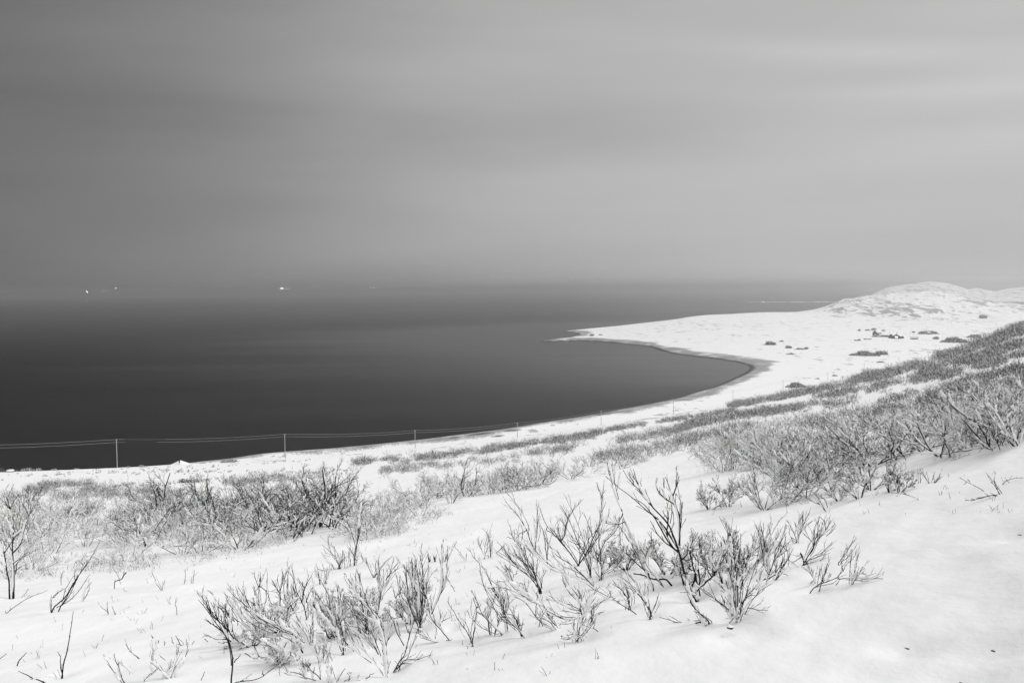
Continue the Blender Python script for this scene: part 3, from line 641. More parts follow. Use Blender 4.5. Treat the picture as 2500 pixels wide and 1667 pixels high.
T_('B', (1590, 1000), "c 1590,1000 1490,940 1400,900 1320,870 1200,840 1150,800 1080,730 1000,660 / 1050,640 1020,580 1000,500 980,460 930,380 870,320 820,262 / c 1150,790 1060,700 930,590 860,570 / 860,570 830,560 / 1590,1000 1480,880 1400,810 1330,770 1250,720 1210,660 1150,560 / 1075,680 1070,600 1085,450 1092,300 / 1170,800 1165,680 1150,560 1120,470 / c 1330,830 1260,760 1210,680 / 900,600 870,520 855,465 / 1590,1000 1640,1040 1700,1070 / 1520,930 1380,880 1340,880 / 1000,500 960,520 930,540",
   'long snow-caked branches leaning left across the middle of the thicket', 0.35, 0.9)
T_('B', (1632, 925), "1632,925 1632,820 1625,740 1615,640 1608,530 / 1640,880 1690,820 1742,765 / 1632,925 1600,990 1585,1000 / 1625,700 1650,620 1700,570 1742,520",
   'thin upright stem between the V-shaped shrub and the leaning one', 0.15, 0.9)
T_('B', (532, 1460), "532,1460 490,1350 430,1290 390,1210 325,1110 / 535,1460 555,1280 570,1160 545,1085 / 552,1280 520,1230 490,1190 / 570,1160 605,1130 / 465,1320 435,1270 420,1215 / 432,1292 425,1300 460,1330 / 570,1160 590,1120",
   'two-stemmed V-shaped twig alone on the snow in front of the middle thicket', 0.3, 0.45, 1.0, 0.09)
T_('B', (775, 1370), "775,1370 690,1300 620,1220 590,1140 560,1080 530,1015 / 690,1380 675,1290 668,1200 665,1080 / 690,1300 640,1245 580,1200 / 740,1330 760,1280 780,1240 / 620,1220 650,1160",
   'dark shrub with a straight upright shoot, right of the V-shaped twig', 0.3, 0.6)
T_('B', (825, 1350), "825,1350 820,1230 790,1130 740,1040 690,960 650,835 / 780,1110 740,1060 700,1005 / 823,1280 790,1150 770,1080 770,990 / 820,1200 850,1100 820,990 / 800,1150 760,1090 675,920",
   'tall thin shrub bending left at the front of the middle thicket', 0.3, 0.8)
T_('B', (972, 1388), "972,1388 920,1320 860,1290 810,1270 740,1190 708,1158 / 930,1320 890,1230 840,1150 / 945,1345 910,1260 890,1240 / 930,1330 860,1240 800,1210 / 860,1290 820,1230 780,1240 / 920,1310 970,1300",
   'bundle of dark twigs leaning left at the front of the middle thicket', 0.2, 1.0)
T_('B', (1130, 1315), "1130,1315 1110,1270 1060,1240 1010,1150 955,1095 900,1070 / 1070,1240 1065,1130 1085,1030 / 1110,1270 1140,1200 1105,1140",
   'thin angular twig in the middle of the thicket front', 0.3, 0.8)
T_('B', (1250, 1340), "1250,1340 1200,1290 1160,1260 1095,1240 / c 1140,1150 1060,1100 1000,1050 900,980 830,930 750,940 / c 900,960 830,900 760,830 745,815 / 900,970 880,950 850,870 805,785 / 880,945 880,900 910,870 / 1110,1140 1000,1060 900,1000 / 1250,1340 1180,1240 1140,1150 1100,1080 1080,1040 / 1060,1100 1000,1020 980,960 / 1200,1290 1120,1240 1110,1200",
   'snow-plastered low branches leaning left at the thicket front', 0.5, 1.0)
T_('B', (1440, 1395), "1440,1395 1500,1340 1540,1300 1575,1230 1565,1170 / 1575,1230 1610,1215 1640,1200 / 1490,1340 1480,1300 1560,1220 / 1440,1395 1450,1330 1480,1280 1500,1190 1440,1110 1350,1010 1300,925 / 1400,1400 1385,1340 1405,1300 / c 1450,1300 1510,1200 1540,1100 1580,1010 / 1470,1250 1360,1240 1220,1230 / 1470,1240 1400,1260 1340,1275 1240,1220 1180,1190 / 1440,1395 1380,1380 1340,1390 / 1460,1190 1400,1150 1345,1130 / 1500,1190 1450,1100 1430,1010 / c 1490,1200 1560,1150 1650,1110 1742,1080 / 1545,1300 1545,1160 / 1600,1360 1560,1330 1575,1290 / 1460,1230 1450,1180 1380,1170 1275,1120 1190,1060 / 1280,1120 1170,1090 / 1310,1435 1290,1400",
   'low spreading shrub at the thicket front, its roots dark and its twigs white', 0.4, 0.9)
T_('B', (345, 1440), "345,1440 290,1370 220,1290 175,1220 160,1100 130,1000 / 190,1210 250,1080 310,950 325,850 325,740 325,640 / 300,1490 240,1460 180,1440 60,1370 / 345,1440 320,1435 / 220,1420 225,1330 / 262,1310 262,1210 / 270,1285 300,1265 338,1245 / 300,960 250,920 240,930 / 320,910 350,960 380,1015",
   'tall single-stemmed twig between the left and the middle thickets', 0.4, 0.7)
T_('B', (80, 1330), "80,1330 50,1260 20,1230 / 80,1330 100,1240 112,1100 115,980 118,850 100,780 95,720 / 75,1300 60,1200 20,1100 0,1060 / 140,1080 80,1000 20,900 15,760 / 112,980 90,900 85,840 / 80,1330 100,1250 130,1100 145,970",
   'dark forked shrub at the right side of the left thicket', 0.3, 0.8)
T_('B', (620, 820), "620,820 590,780 550,740 520,690 485,652 / 605,800 585,745 / 555,745 550,700", 'short forked twig leaning left behind the V-shaped twig', 0.1, 0.5)
T_('B', (690, 735), "690,735 690,620 675,560 648,515 / 637,725 655,660 675,580 692,505 / 640,720 600,650 580,570 / 690,735 700,650 / 637,725 655,790 690,870 / 600,640 615,580", 'upright twigs with a long drooping shoot behind the middle thicket', 0.1, 0.6)
T_('B', (477, 768), "477,768 440,720 406,665 / 477,768 483,700 / 470,760 430,690", 'tiny V-shaped twig poking out of the snow bank', 0.1, 0.5, name='twig', cat='twig')
# left thicket of the foreground
T_('A', (425, 1562), "425,1565 440,1430 455,1380 435,1310 415,1190 330,1080 230,940 135,808 / 455,1380 480,1340 512,1308 / 410,1100 320,1000 250,950 165,770 / 405,1100 370,1030 300,960 / 395,1170 290,1160 200,1125 / 455,1160 410,1080 350,900 290,850 / 330,1080 280,1040 218,1000 / 435,1100 440,1040 370,860 / 400,1060 390,960 375,850 / 310,980 230,860 200,780",
   'dark spreading stems at the left end of the lower left thicket, on a crooked stalk', 0.1, 0.7, 1.1)
T_('A', (425, 1566), "425,1565 560,1550 700,1510 800,1440 880,1380 / 545,1550 540,1535 / 720,1500 720,1465", 'long low stalk curving right along the snow at the bottom edge', 0.25, 0.35)
T_('A', (1075, 1250), "1075,1250 1030,1160 900,1090 760,1030 680,960 600,880 480,800 400,705 / 700,1000 600,860 555,760 / 900,1090 760,1000 680,980 600,870 500,700 / c 900,1090 800,1040 700,950 / 1030,1160 960,1060 900,920 / 990,1240 985,1160 / 860,1070 740,960 / 760,1030 640,840 560,790",
   'long dark stems leaning left through the lower left thicket', 0.35, 1.0)
T_('A', (700, 1172), "c 850,1240 780,1210 700,1172 620,1080 500,1000 / 500,1000 380,920 300,850 / 595,1170 540,1090 / 540,1092 620,1082 / 620,1080 590,960 540,860 / c 620,1060 560,960 430,830 / c 560,1030 480,900 380,760 / 460,1000 380,940 350,880",
   'white-caked shrub with thin dark tips in the lower left thicket', 0.4, 0.9)
T_('A', (680, 1010), "680,1010 680,850 685,700 700,560 / 687,700 660,620 640,560 / 680,1000 660,900 645,820 / 690,670 760,740 790,830 840,880 / 685,850 740,830 / 670,1000 710,900 / 640,760 680,680", 'straight dark shrub with a forked crown in the lower left thicket', 0.15, 0.9)
T_('A', (1125, 985), "1125,985 1110,900 1080,830 1030,730 1005,640 1000,600 940,540 / 1080,830 1100,700 1140,580 / 1100,690 1045,615 / 1000,900 960,780 955,650 955,545 / 1000,905 970,830 840,775 / 870,920 875,780 870,730 815,635 / 880,720 900,650 912,570 / 1000,900 1010,800 1000,640 / 1120,830 1140,760 1180,690 / 870,730 810,660 / 1000,900 1040,780 1000,700",
   'darkest crossing stems standing high in the lower left thicket', 0.1, 0.8, 1.2)
T_('A', (1265, 1375), "1265,1375 1210,1300 1140,1180 1000,1120 880,1080 / 1265,1375 1285,1300 1235,1240 / c 1190,1230 1180,1100 1185,960 1200,850 / c 1150,1200 1080,1080 1030,960 / 1330,1350 1290,1250 1240,1180 / c 1270,1380 1300,1200 1290,1060 / 1180,1200 1170,1100 1150,1040 / c 1000,1120 930,1060 860,940",
   'heavily caked white shrub in the middle of the lower left thicket', 0.5, 1.0)
T_('A', (1455, 1265), "1455,1265 1430,1150 1380,1020 1330,900 1250,800 1180,700 / 1440,1200 1400,1100 1390,960 / 1540,1240 1470,1170 1380,1120 1220,1105 / 1455,1120 1430,1000 1480,960 / c 1380,1090 1290,980 1220,900 1180,760 / 1415,1000 1410,800 1412,680 / 1455,1260 1460,1160 1430,1060 / 1340,900 1320,760 1270,660",
   'tall shrub leaning left, dark at the foot, in the lower left thicket', 0.35, 1.0)
T_('A', (1860, 1450), "1860,1450 1862,1370 1820,1280 / 1820,1280 1840,1200 1780,1150 / c 1860,1400 1850,1250 1830,1100 1760,960 1680,850 / 1700,880 1620,800 1560,720 1480,570 / 1640,920 1620,740 1610,570 / 1780,1410 1730,1350 1640,1250 1550,1180 1500,1060 / 1780,1300 1680,1130 1600,1000 1500,860 / 1870,1170 1868,1130 / c 1700,1250 1600,1130 1480,1010 / 1760,960 1700,900 1640,800 1510,735 / c 1830,1080 1760,920 1660,820 / 1780,1300 1720,1200 1640,1060 / 1700,1000 1600,900 1540,740",
   'big snow-caked shrub with a black foot at the right of the lower left thicket', 0.4, 1.0)
T_('A', (1955, 1395), "1955,1395 2010,1330 2040,1220 2080,1080 2110,960 / 2055,1100 2025,965 / 2010,1352 2130,1355 2190,1330 2256,1310 / 2020,1220 1960,1130 1930,1000 1860,900 / 2110,960 2080,860 2060,750 2020,490 / 1980,1370 2000,1300 / 1955,1390 1940,1370",
   'curved dark stem with a low side branch lying right along the snow', 0.15, 0.6)
T_('A', (2150, 1062), "2150,1062 2110,950 2060,860 1990,780 1975,600 / 2150,1062 2180,960 2190,850 2183,700 2195,520 2170,405 / 2170,980 2140,800 2110,650 2060,560 2018,490 / 2000,990 1970,900 1945,820 / 2090,700 2090,430 / c 2140,960 2080,820 2010,640 / 2150,1060 2130,960 2100,880 / 2185,640 2160,540 / 1920,700 1935,790 1990,700",
   'dark upright shrub with a white left stem, right end of the lower left thicket', 0.25, 0.9)
T_('A', (1410, 522), "1410,522 1450,440 1485,405 / 1445,530 1410,460 1380,400 1340,360 1268,300 / 1425,490 1445,430 1452,355 / 1410,568 1350,500 1320,450 1278,405 / 1420,480 1385,400 1378,315 / 1335,330 1322,270 1325,222 / 1380,565 1360,480 / 1475,530 1470,440 1462,360 / 1385,400 1300,380 1280,330", 'spiky fan of dark twigs on the open snow above the lower left thicket', 0.05, 0.6)
T_('A', (1560, 490), "1530,495 1518,400 1512,320 / 1560,490 1580,350 1598,200 1605,100 1625,-60 / 1560,490 1590,420 1612,365 / 1560,480 1548,400 1545,320 / c 1600,150 1615,40 1630,-60 1632,-120 / 1575,380 1560,250 1500,100 / 1585,300 1610,150 1650,20 / 1560,400 1520,330", 'tall slim tuft of upright stems with a white mid stem', 0.15, 0.7)
T_('A', (1735, 600), "1735,600 1700,520 1680,470 1620,400 / 1760,570 1820,500 1845,460 1880,425 / 1780,560 1780,440 / 1735,600 1760,560 1778,480 / 1680,470 1670,420 / 1640,460 1625,400", 'low forked twig right of the slim tuft', 0.05, 0.6)
T_('A', (1750, 910), "c 1750,910 1780,800 1810,720 1860,660 1930,570 / 1800,800 1815,700 1825,600 1830,530 / 1850,625 1880,570 1905,500 1920,425 / 1770,900 1785,780 1790,650 1785,450 / 1905,560 1940,530 1972,485 / 1725,830 1735,700 / 1665,800 1668,715 / 1815,690 1790,600 1790,520", 'dark shrub with one thick white branch rising right above the thicket', 0.2, 0.7)
T_('A', (1240, 660), "1240,660 1232,570 1212,475 / 1295,640 1290,560 1272,480 / 1300,640 1305,540 1290,515 / 1240,620 1225,570 / 1225,520 1300,540", 'pair of short upright twigs above the lower left thicket', 0.05, 0.5)
T_('A', (1258, 1535), "1258,1535 1190,1480 1140,1430 1085,1372 / 1190,1480 1195,1430 / 1045,1390 1010,1330 975,1292 / 1130,1530 1040,1500 925,1478", 'thin twigs crossing near the bottom edge, half under snow', 0.3, 0.8)
T_('A', (1388, 1560), "1388,1560 1405,1515 1450,1480 1472,1438 / 1340,1500 1350,1470 1347,1430 / 1515,1560 1520,1500 1515,1470 / 1665,1535 1700,1510 1732,1480 / 1520,1495 1500,1480 / 1520,1495 1535,1472 / 1615,1560 1600,1500 / c 1380,1560 1330,1480 1310,1420 / 1480,1535 1515,1530", 'scattered bud-tipped twigs at the bottom edge left of centre', 0.25, 0.3)
T_('A', (880, 1385), "c 880,1385 960,1370 985,1360 / 700,1330 780,1330 870,1350 / 690,1320 660,1250 620,1200 / c 930,1330 850,1250 720,1180 610,1150 / 950,1340 900,1300 810,1250 / 790,1300 740,1270 730,1235 / 560,1290 640,1330 700,1325 / c 880,1380 900,1280 940,1200", 'low white-caked twigs sprawling over the snow in the lower left thicket', 0.6, 0.9)
# far left
T_('D', (495, 1455), "495,1455 500,1410 560,1390 620,1330 690,1230 770,1090 860,970 905,880 950,800 / 575,1415 640,1320 700,1190 760,1100 830,1000 / 495,1410 490,1310 / 495,1330 550,1275 620,1240 / 720,1160 718,1070", 'long dark stick leaning right with an elbow at its foot', 0.1, 0.9, 1.1, 0.05)
T_('D', (50, 1478), "50,1478 100,1440 180,1380 300,1320 370,1290 445,1258 / 205,1328 235,1290 268,1250 / 50,1478 52,1455", 'thin twig creeping up to the right near the left edge', 0.2, 0.5, 0.8, 0.05)
T_('D', (1100, 1240), "g 1100,1240 1095,1170 1160,1155 1195,1100 / 1140,1150 1110,1090 1080,1045 / c 1195,1110 1220,980 1240,900", 'hooked black twig below the caked white thicket', 0.2, 0.7, 0.6)
T_('D', (1560, 1258), "1560,1258 1500,1180 1455,1088 / 1555,1270 1500,1200 1480,1140 / 1555,1250 1560,1170", 'short pair of leaning twigs on the snow slope left of the spiky fan', 0.05, 0.5, name='twig', cat='twig')
T_('D', (1690, 1490), "1690,1490 1692,1440 1680,1390 1687,1328", 'single bent twig standing alone right of the leaning pair', 0.0, 0.15, name='twig', cat='twig')
T_('D', (1040, 1482), "1040,1482 1035,1440 1025,1382 / 1035,1478 1000,1440 968,1413", 'small forked twig alone on the snow below the hooked one', 0.0, 0.5, name='twig', cat='twig')
T_('D', (1108, 1486), "1108,1486 1095,1450 1073,1413", 'short dark twig close right of the small forked one', 0.0, 0.5, name='twig', cat='twig')
T_('D', (580, 1205), "580,1205 585,1140 605,1068", 'short upright twig rising behind the long leaning stick', 0.0, 0.9, name='twig', cat='twig')
T_('D', (790, 1362), "790,1362 805,1290 830,1240 870,1185 / 790,1362 825,1310 855,1240 / 795,1350 820,1250", 'bundle of straight twigs right of the long leaning stick', 0.2, 0.7)
T_('D', (1845, 1190), "1845,1190 1852,1130 1860,1063 / 1835,1190 1835,1130 / 1763,1182 1768,1120 1772,1055", 'three thin upright twigs at the foot of the caked thicket', 0.1, 0.4, name='twig', cat='twig')
T_('D', (125, 1300), "g 125,1300 128,1200 130,1100 115,900 130,700 / 130,700 120,600 100,480 50,430 0,370 / 100,480 140,400 180,340 / 95,470 75,380 130,250 / g 90,1295 85,1180 60,1060 40,900 / c 130,700 100,640 50,540 / c 200,800 230,680 270,540 / 280,540 220,440 172,340 / 280,540 275,400 265,260 / 290,520 340,380 402,285 / g 115,900 180,840 210,780 / 40,900 0,760 / 60,1060 20,1000 0,980 / 125,1000 200,950 300,900 / 110,880 60,760 20,660 / 40,900 100,800 170,700 200,560 / 130,1080 240,1010 / 275,480 300,400 330,290 / 150,1100 160,1000 240,900 330,880 / 60,1150 20,1080 0,1060 / c 130,750 190,700 250,660",
   'dark many-branched shrub at the left edge with two bare forks above its snow', 0.3, 1.0, 1.1, 0.13)
T_('L', (355, 1520), "355,1520 365,1460 380,1400 392,1340 402,1280 412,1220 420,1163 / 352,1490 345,1430 333,1390", 'single dark budded stalk standing upright near the bottom left corner', 0.0, 0.25, 1.2, 0.04)
T_('L', (258, 1567), "258,1567 180,1532 110,1500", 'thick dark twig lying in the bottom left corner', 0.1, 0.7, 1.3, 0.04, name='twig', cat='twig')
T_('L', (98, 1468), "98,1468 120,1430 150,1395", 'stubby budded twig end above the thick twig in the corner', 0.0, 0.8, 1.4, 0.03, name='twig', cat='twig')
T_('L', (0, 1435), "-20,1450 10,1420 32,1402", 'dark twig end touching the left edge near the bottom', 0.0, 0.5, 1.2, 0.03, name='twig', cat='twig')
T_('L', (1150, 1552), "1150,1552 1160,1530 1172,1508", 'tiny dark sprig left of the crooked stalk at the bottom edge', 0.0, 0.3, name='twig', cat='twig')
T_('L', (1000, 1535), "1000,1535 990,1470 960,1440 925,1418 / 820,1568 860,1510 900,1490 / c 880,1500 890,1420 910,1330 / c 1000,1530 1040,1450 1080,1380 / 720,1568 690,1500 655,1405 / 760,1510 740,1480 690,1450 / 980,1500 1010,1470 / 800,1425 760,1390 725,1350 / c 940,1560 980,1480 1000,1440", 'snow-plastered low twigs at the bottom, left of the crooked stalk', 0.6, 0.8)
T_('L', (1100, 1345), "1100,1345 1112,1330 / 1065,1345 1070,1320 / 1040,1350 1010,1300 / 1000,1340 985,1305 / 945,1350 942,1330 / 1190,1330 1175,1315 / 880,1310 868,1295", 'row of tiny twig tips poking through a snow ridge', 0.0, 0.2, name='twig', cat='twig')
P_ = placed
# right thicket front rows (region F)
P_('F', (485, 1000), 330, 'full shrub with a neat fan of twigs at the left front of the right thicket', 40, 11, 0.35, 1.0, -0.1)
P_('F', (650, 942), 470, 'tall shrub with three dark feet in the front row of the right thicket', 26, 9, 0.3, 1.0, -0.15)
P_('F', (775, 922), 380, 'leafless shrub right of the one with three dark feet', 30, 8, 0.35, 1.0, 0.05)
P_('F', (962, 872), 260, 'shrub on a black twisted foot, leaning left, front of the right thicket', 34, 8, 0.4, 1.0, -0.25)
P_('F', (1020, 948), 135, 'small shrub lying low in front of the black twisted foot', 42, 6, 0.3, 0.9, -0.2)
P_('F', (1165, 930), 210, 'bristly shrub leaning left below the right thicket', 25, 8, 0.3, 1.1, -0.3)
P_('F', (1255, 858), 300, 'open shrub with a dark knot of wood at its base', 35, 8, 0.3, 0.9, -0.05)
P_('F', (1390, 885), 115, 'small shrub just right of the dark knot of wood', 40, 6, 0.2, 0.9, -0.1)
P_('F', (1458, 885), 175, 'upright spiky shrub on the snow at the end of the front row', 26, 6, 0.1, 0.9, 0)
P_('F', (95, 1008), 175, 'three curved stems on a dark foot, alone left of the right thicket', 34, 5, 0.15, 0.7, -0.1)
P_('F', (180, 995), 90, 'low sprig between two small shrubs left of the right thicket', 20, 3, 0.1, 0.6, -0.2)
P_('F', (232, 990), 175, 'thin upright twigs beside the three curved stems', 12, 3, 0.1, 0.6, 0)
P_('F', (322, 990), 55, 'tiny leaning sprig left of the full fan-shaped shrub', 40, 3, 0.1, 0.6, -0.5, name='twig')
P_('F', (190, 732), 230, 'pale frosted shrub spreading left at the edge of the right thicket', 48, 9, 0.45, 1.0, -0.5)
P_('F', (265, 722), 250, 'pale frosted shrub standing upright at the edge of the right thicket', 20, 8, 0.45, 1.0, 0)
P_('F', (1598, 822), 78, 'thin short twig standing alone right of the spiky shrub', 8, 2, 0, 0.6, 0, name='twig')
P_('F', (1670, 822), 95, 'small twig with three shoots on the open snow at right', 30, 3, 0.2, 0.7, -0.3, name='twig')
P_('F', (1712, 818), 85, 'small dark sprig leaning right on the open snow', 35, 4, 0.1, 0.8, 0.4, name='twig')
P_('F', (1757, 905), 48, 'lone tiny upright sprig on the open snow at right', 8, 2, 0, 0.5, 0, name='twig')
P_('F', (282, 848), 36, 'tiny stub of twig in the snow left of the right thicket', 8, 2, 0, 0.5, 0, name='twig')
P_('F', (965, 978), 45, 'tiny forked stub below the small low shrub', 20, 2, 0, 0.5, 0, name='twig')
T_('F', (932, 1025), "932,1025 905,975 850,960 790,925 720,850 / 905,975 860,900 830,880 / 925,955 880,900 / 870,965 900,930", 'leaning branch reaching left in front of the right thicket', 0.35, 1.0)
T_('F', (2060, 880), "2060,880 2020,850 1960,820 1895,785 / 1940,812 1925,830 / 1990,835 1950,800", 'thin straight twig leaning left on the open snow at right', 0.2, 0.6, 0.8, 0.06)
T_('F', (2192, 895), "2192,895 2160,850 2130,800 2095,765 / 2180,890 2145,830 2140,780 / 2160,870 2110,800", 'thin feathery twig leaning left near the right edge', 0.2, 0.8, 0.8, 0.08)
T_('F', (2170, 905), "2170,905 2110,903 2060,920 2000,940 1935,945 / 2090,905 2075,895 / 2000,940 1975,935 / 2060,920 2010,925", 'dead branch lying flat on the open snow at right', 0.1, 0.5, 1.2, 0.05, name='fallen_branch', cat='branch')
T_('F', (1600, 935), "1600,935 1540,908 1470,895 1410,890 / 1470,895 1440,915 / 1500,900 1480,880", 'dead branch lying on the snow below the spiky shrub', 0.1, 0.5, 1.2, 0.05, name='fallen_branch', cat='branch')
T_('F', (1840, 655), "g 1830,672 1845,650 1900,648 1990,642 2080,640 / 2080,640 2180,653 2262,645 / 1830,655 1820,630 / 1990,642 2060,600 2150,575 / 1900,648 1950,620", 'long dark fallen bough lying level under the right thicket', 0.2, 0.8, 0.8, name='fallen_branch', cat='branch')
T_('F', (2195, 832), "2195,832 2230,800 2280,785 2352,780 / 2230,800 2220,790", 'thin arching twig at the right edge above the dead branch', 0.1, 0.7, 0.8, 0.05)
# fill behind the middle thicket
for (x, y, h, l, sp, ns, snw) in ((560, 880, 330, 'low mass of thin twigs behind the leaning snow-laden shrub', 32, 9, .25), (250, 850, 250, 'pale tangle of fine twigs behind the thin straight stem', 36, 9, .35), (820, 905, 330, 'fine twigs rising between the gnarled trunk and the caked shrub', 22, 7, .4),
        (1100, 830, 260, 'fine upright twigs behind the broad caked shrub', 26, 8, .35), (150, 800, 230, 'tangle of thin dark twigs behind the V-shaped shrub', 38, 8, .15), (990, 960, 330, 'bunch of close upright twigs left inside the broad caked shrub', 14, 7, .3), (700, 960, 260, 'pale caked twigs at the foot of the tallest shrub', 34, 7, .6)):
    P_('C', (x, y), h, l, sp, ns, snw, 1.0)
for (x, y, h, l, sp, ns, snw, ck) in ((880, 1100, 330, 'pale clump of frosted twigs deep in the lower left thicket', 34, 9, .6, .5), (1350, 1150, 420, 'white-rimed twigs behind the tall leaning shrub of the lower left thicket', 26, 9, .5, .5),
        (1650, 1120, 420, 'white-rimed spray of twigs left of the big black-footed shrub', 28, 9, .6, .5), (2080, 1020, 380, 'frosted upright twigs behind the curved dark stem', 20, 7, .4, .3), (1120, 1480, 170, 'snow-smothered sprawling twigs at the bottom edge', 58, 8, .7, .6), (620, 1230, 300, 'white-caked tangle at the lower left of the thicket', 44, 8, .7, .6),
        (860, 1380, 260, 'half-buried caked twigs under the lower left thicket', 50, 7, .7, .7)):
    P_('A', (x, y), h, l, sp, ns, snw, 1.0, -0.15, ck)
for (x, y, l) in ((165, 772, 'left'), (215, 770, 'middle'), (310, 768, 'right')):
    P_('B', (x, y), 95, 'tuft of short upright twigs on the snow bank, %s of three' % l, 14, 7, 0.05, 0.4, 0, name='twig_tuft')

# ------------------------------------------------------------------ thickets further down the slope: one shrub of each kind, then copies
PROTO = []
def make_proto(spread, nst, snow, caked, matw, r, gn=0.17, dense=1.0):
    tw, sn = bushy(1.0, spread, nst, snow, caked, matw, r, gn, dense)
    root = bpy.data.objects.new('birch_shrub', None); COL.objects.link(root); root.empty_display_size = 0.2
    b = tw.build('branches', matw, root); sn.build('snow_load', M_RIME, root)
    zz = np.array([v.co.z for v in b.data.vertices]); return dict(o=root, used=False, h=float(np.percentile(zz, 99.5)))
for i in range(5): PROTO.append(('dark', make_proto(50 + 4 * i, 6, 0.26, 0.25, M_BARK, 0.0088, 0.15, 0.86)))
for i in range(4): PROTO.append(('mixed', make_proto(50 + 4 * i, 6, 0.6, 0.9, M_BARK, 0.0078, 0.15, 0.84)))
for i in range(4): PROTO.append(('white', make_proto(46 + 4 * i, 6, 0.9, 1.0, M_BARK2, 0.0055, 0.14, 0.85)))
for i in range(3): PROTO.append(('tree', make_proto(26, 2 + i, 0.12, 0.15, M_BARK, 0.011, 0.15, 0.85)))
KIND = {k: [p for kk, p in PROTO if kk == k] for k in ('dark', 'mixed', 'white', 'tree')}
def put(kind, P, h, label, group):
    pr = R_.choice(KIND[kind])
    if not pr['used']:
        o = pr['o']; pr['used'] = True
    else:
        o = pr['o'].copy(); COL.objects.link(o)
        for ch in pr['o'].children:
            c_ = ch.copy(); COL.objects.link(c_); c_.parent = o
    s_ = h / pr['h']; o.location = (P[0], P[1], P[2] - 0.02); o.rotation_euler = (R_.uniform(-.1, .1), R_.uniform(-.1, .1), R_.uniform(0, 6.283))
    o.scale = (s_ * R_.uniform(0.95, 1.25), s_ * R_.uniform(0.95, 1.25), s_)
    tag(o, label, 'shrub', group); return o
def poly_pts(poly, n):
    poly = np.array(poly, float); lo, hi = poly.min(0), poly.max(0); out_ = []
    while len(out_) < n:
        q = lo + (hi - lo) * np.array([R_.random(), R_.random()]); ins = False
        for (x0, y0), (x1, y1) in zip(poly, np.roll(poly, -1, 0)):
            if (y0 > q[1]) != (y1 > q[1]) and q[0] < (x1 - x0) * (q[1] - y0) / (y1 - y0) + x0: ins = not ins
        if ins and all((q[0] - o[0]) ** 2 + 9 * (q[1] - o[1]) ** 2 > 220 for o in out_[-60:]): out_.append(q)
        elif ins and R_.random() < 0.05: out_.append(q)
    return out_
MED = {}
def thicket(poly, n, hm, kinds, label, group):
    pc_ = hit([sum(p_[0] for p_ in poly) / len(poly)], [sum(p_[1] for p_ in poly) / len(poly)])[0][0]; MED[group] = math.hypot(pc_[0], pc_[1])
    for q in poly_pts(poly, n):
        P, ok = hit([q[0]], [q[1]]); 
        if not ok[0]: continue
        xs = [p_[0] for p_ in poly]; f = (q[0] - min(xs)) / (max(xs) - min(xs)); d_ = math.hypot(P[0][0], P[0][1]); md = MED[group]
        where = ('left', 'middle', 'right')[min(int(f * 3), 2)] + (' front' if d_ < md else ' back')
        kd = R_.choice(kinds); hp = R_.uniform(*hm); sz = ('low', 'mid-sized', 'tall')[min(int((hp - hm[0]) / (hm[1] - hm[0]) * 3), 2)]
        look = dict(dark='dark bare', mixed='snow-lined', white='snow-plastered', tree='slender')[kd]
        put(kd, P[0], hp * md / F, '%s %s birch shrub, %s of the %s' % (sz, look, where, label), group)
# each thicket: picture outline of where the shrubs stand
thicket([(585, 1250), (800, 1232), (880, 1250), (865, 1290), (800, 1300), (690, 1318), (600, 1310)], 24, (80, 128), ['dark'],
        'dark thicket left of centre', 'dark birch thicket left of centre')
thicket([(300, 1272), (560, 1252), (610, 1295), (600, 1345), (430, 1372), (300, 1365)], 20, (66, 112), ['white', 'mixed', 'mixed', 'dark'],
        'white thicket at left', 'snow-plastered thicket at left')
thicket([(10, 1300), (300, 1280), (320, 1370), (230, 1392), (50, 1392)], 15, (62, 100), ['white', 'white', 'mixed'],
        'pale thicket by the left edge', 'pale thicket by the left edge')
thicket([(870, 1260), (1010, 1225), (1040, 1260), (1000, 1300), (900, 1325), (850, 1310)], 16, (52, 84), ['mixed', 'white'],
        'frosted patch beside the dark thicket', 'frosted shrubs beside the dark thicket')
thicket([(1000, 1215), (1180, 1180), (1430, 1150), (1440, 1170), (1250, 1205), (1130, 1225), (1010, 1250)], 26, (40, 70), ['dark', 'mixed', 'mixed'],
        'belt above the smooth snow field', 'belt of shrubs above the smooth snow field')
thicket([(1430, 1135), (1690, 1085), (1700, 1102), (1440, 1165)], 16, (28, 44), ['mixed', 'dark'],
        'belt end right of centre', 'right end of the shrub belt')
thicket([(1880, 1120), (2080, 1090), (2270, 1070), (2300, 1118), (2180, 1128), (1900, 1180)], 24, (75, 118), ['mixed', 'mixed', 'dark'],
        'large right-hand thicket', 'large right thicket')
thicket([(2270, 1040), (2500, 1030), (2520, 1085), (2330, 1105)], 18, (80, 118), ['mixed', 'mixed', 'dark', 'white'],
        'thicket cut by the right edge', 'right thicket by the right edge')
thicket([(1730, 1105), (1880, 1070), (1900, 1130), (1780, 1150)], 12, (50, 84), ['mixed', 'white'],
        'pale patch left of the right-hand thicket', 'thin left side of the right thicket')
thicket([(1950, 1060), (2300, 1000), (2500, 975), (2500, 1010), (2250, 1045), (1960, 1085)], 20, (45, 76), ['mixed', 'dark'],
        'rows behind the right-hand thicket', 'back rows of the right thicket')
def one(kind, px, py, h, label):
    P, ok = hit([px], [py]); put(kind, P[0], h * math.hypot(P[0][0], P[0][1]) / F, label, 'single shrubs in the middle distance')
one('tree', 790, 1285, 165, 'tallest birch of the dark thicket, its crown above the white slope'); one('tree', 640, 1270, 130, 'dark birch with round crown at the left end of the dark thicket')
one('tree', 385, 1290, 128, 'thin birch top showing against the slope, leftmost of three'); one('tree', 455, 1285, 122, 'thin birch top showing against the slope, middle of three')
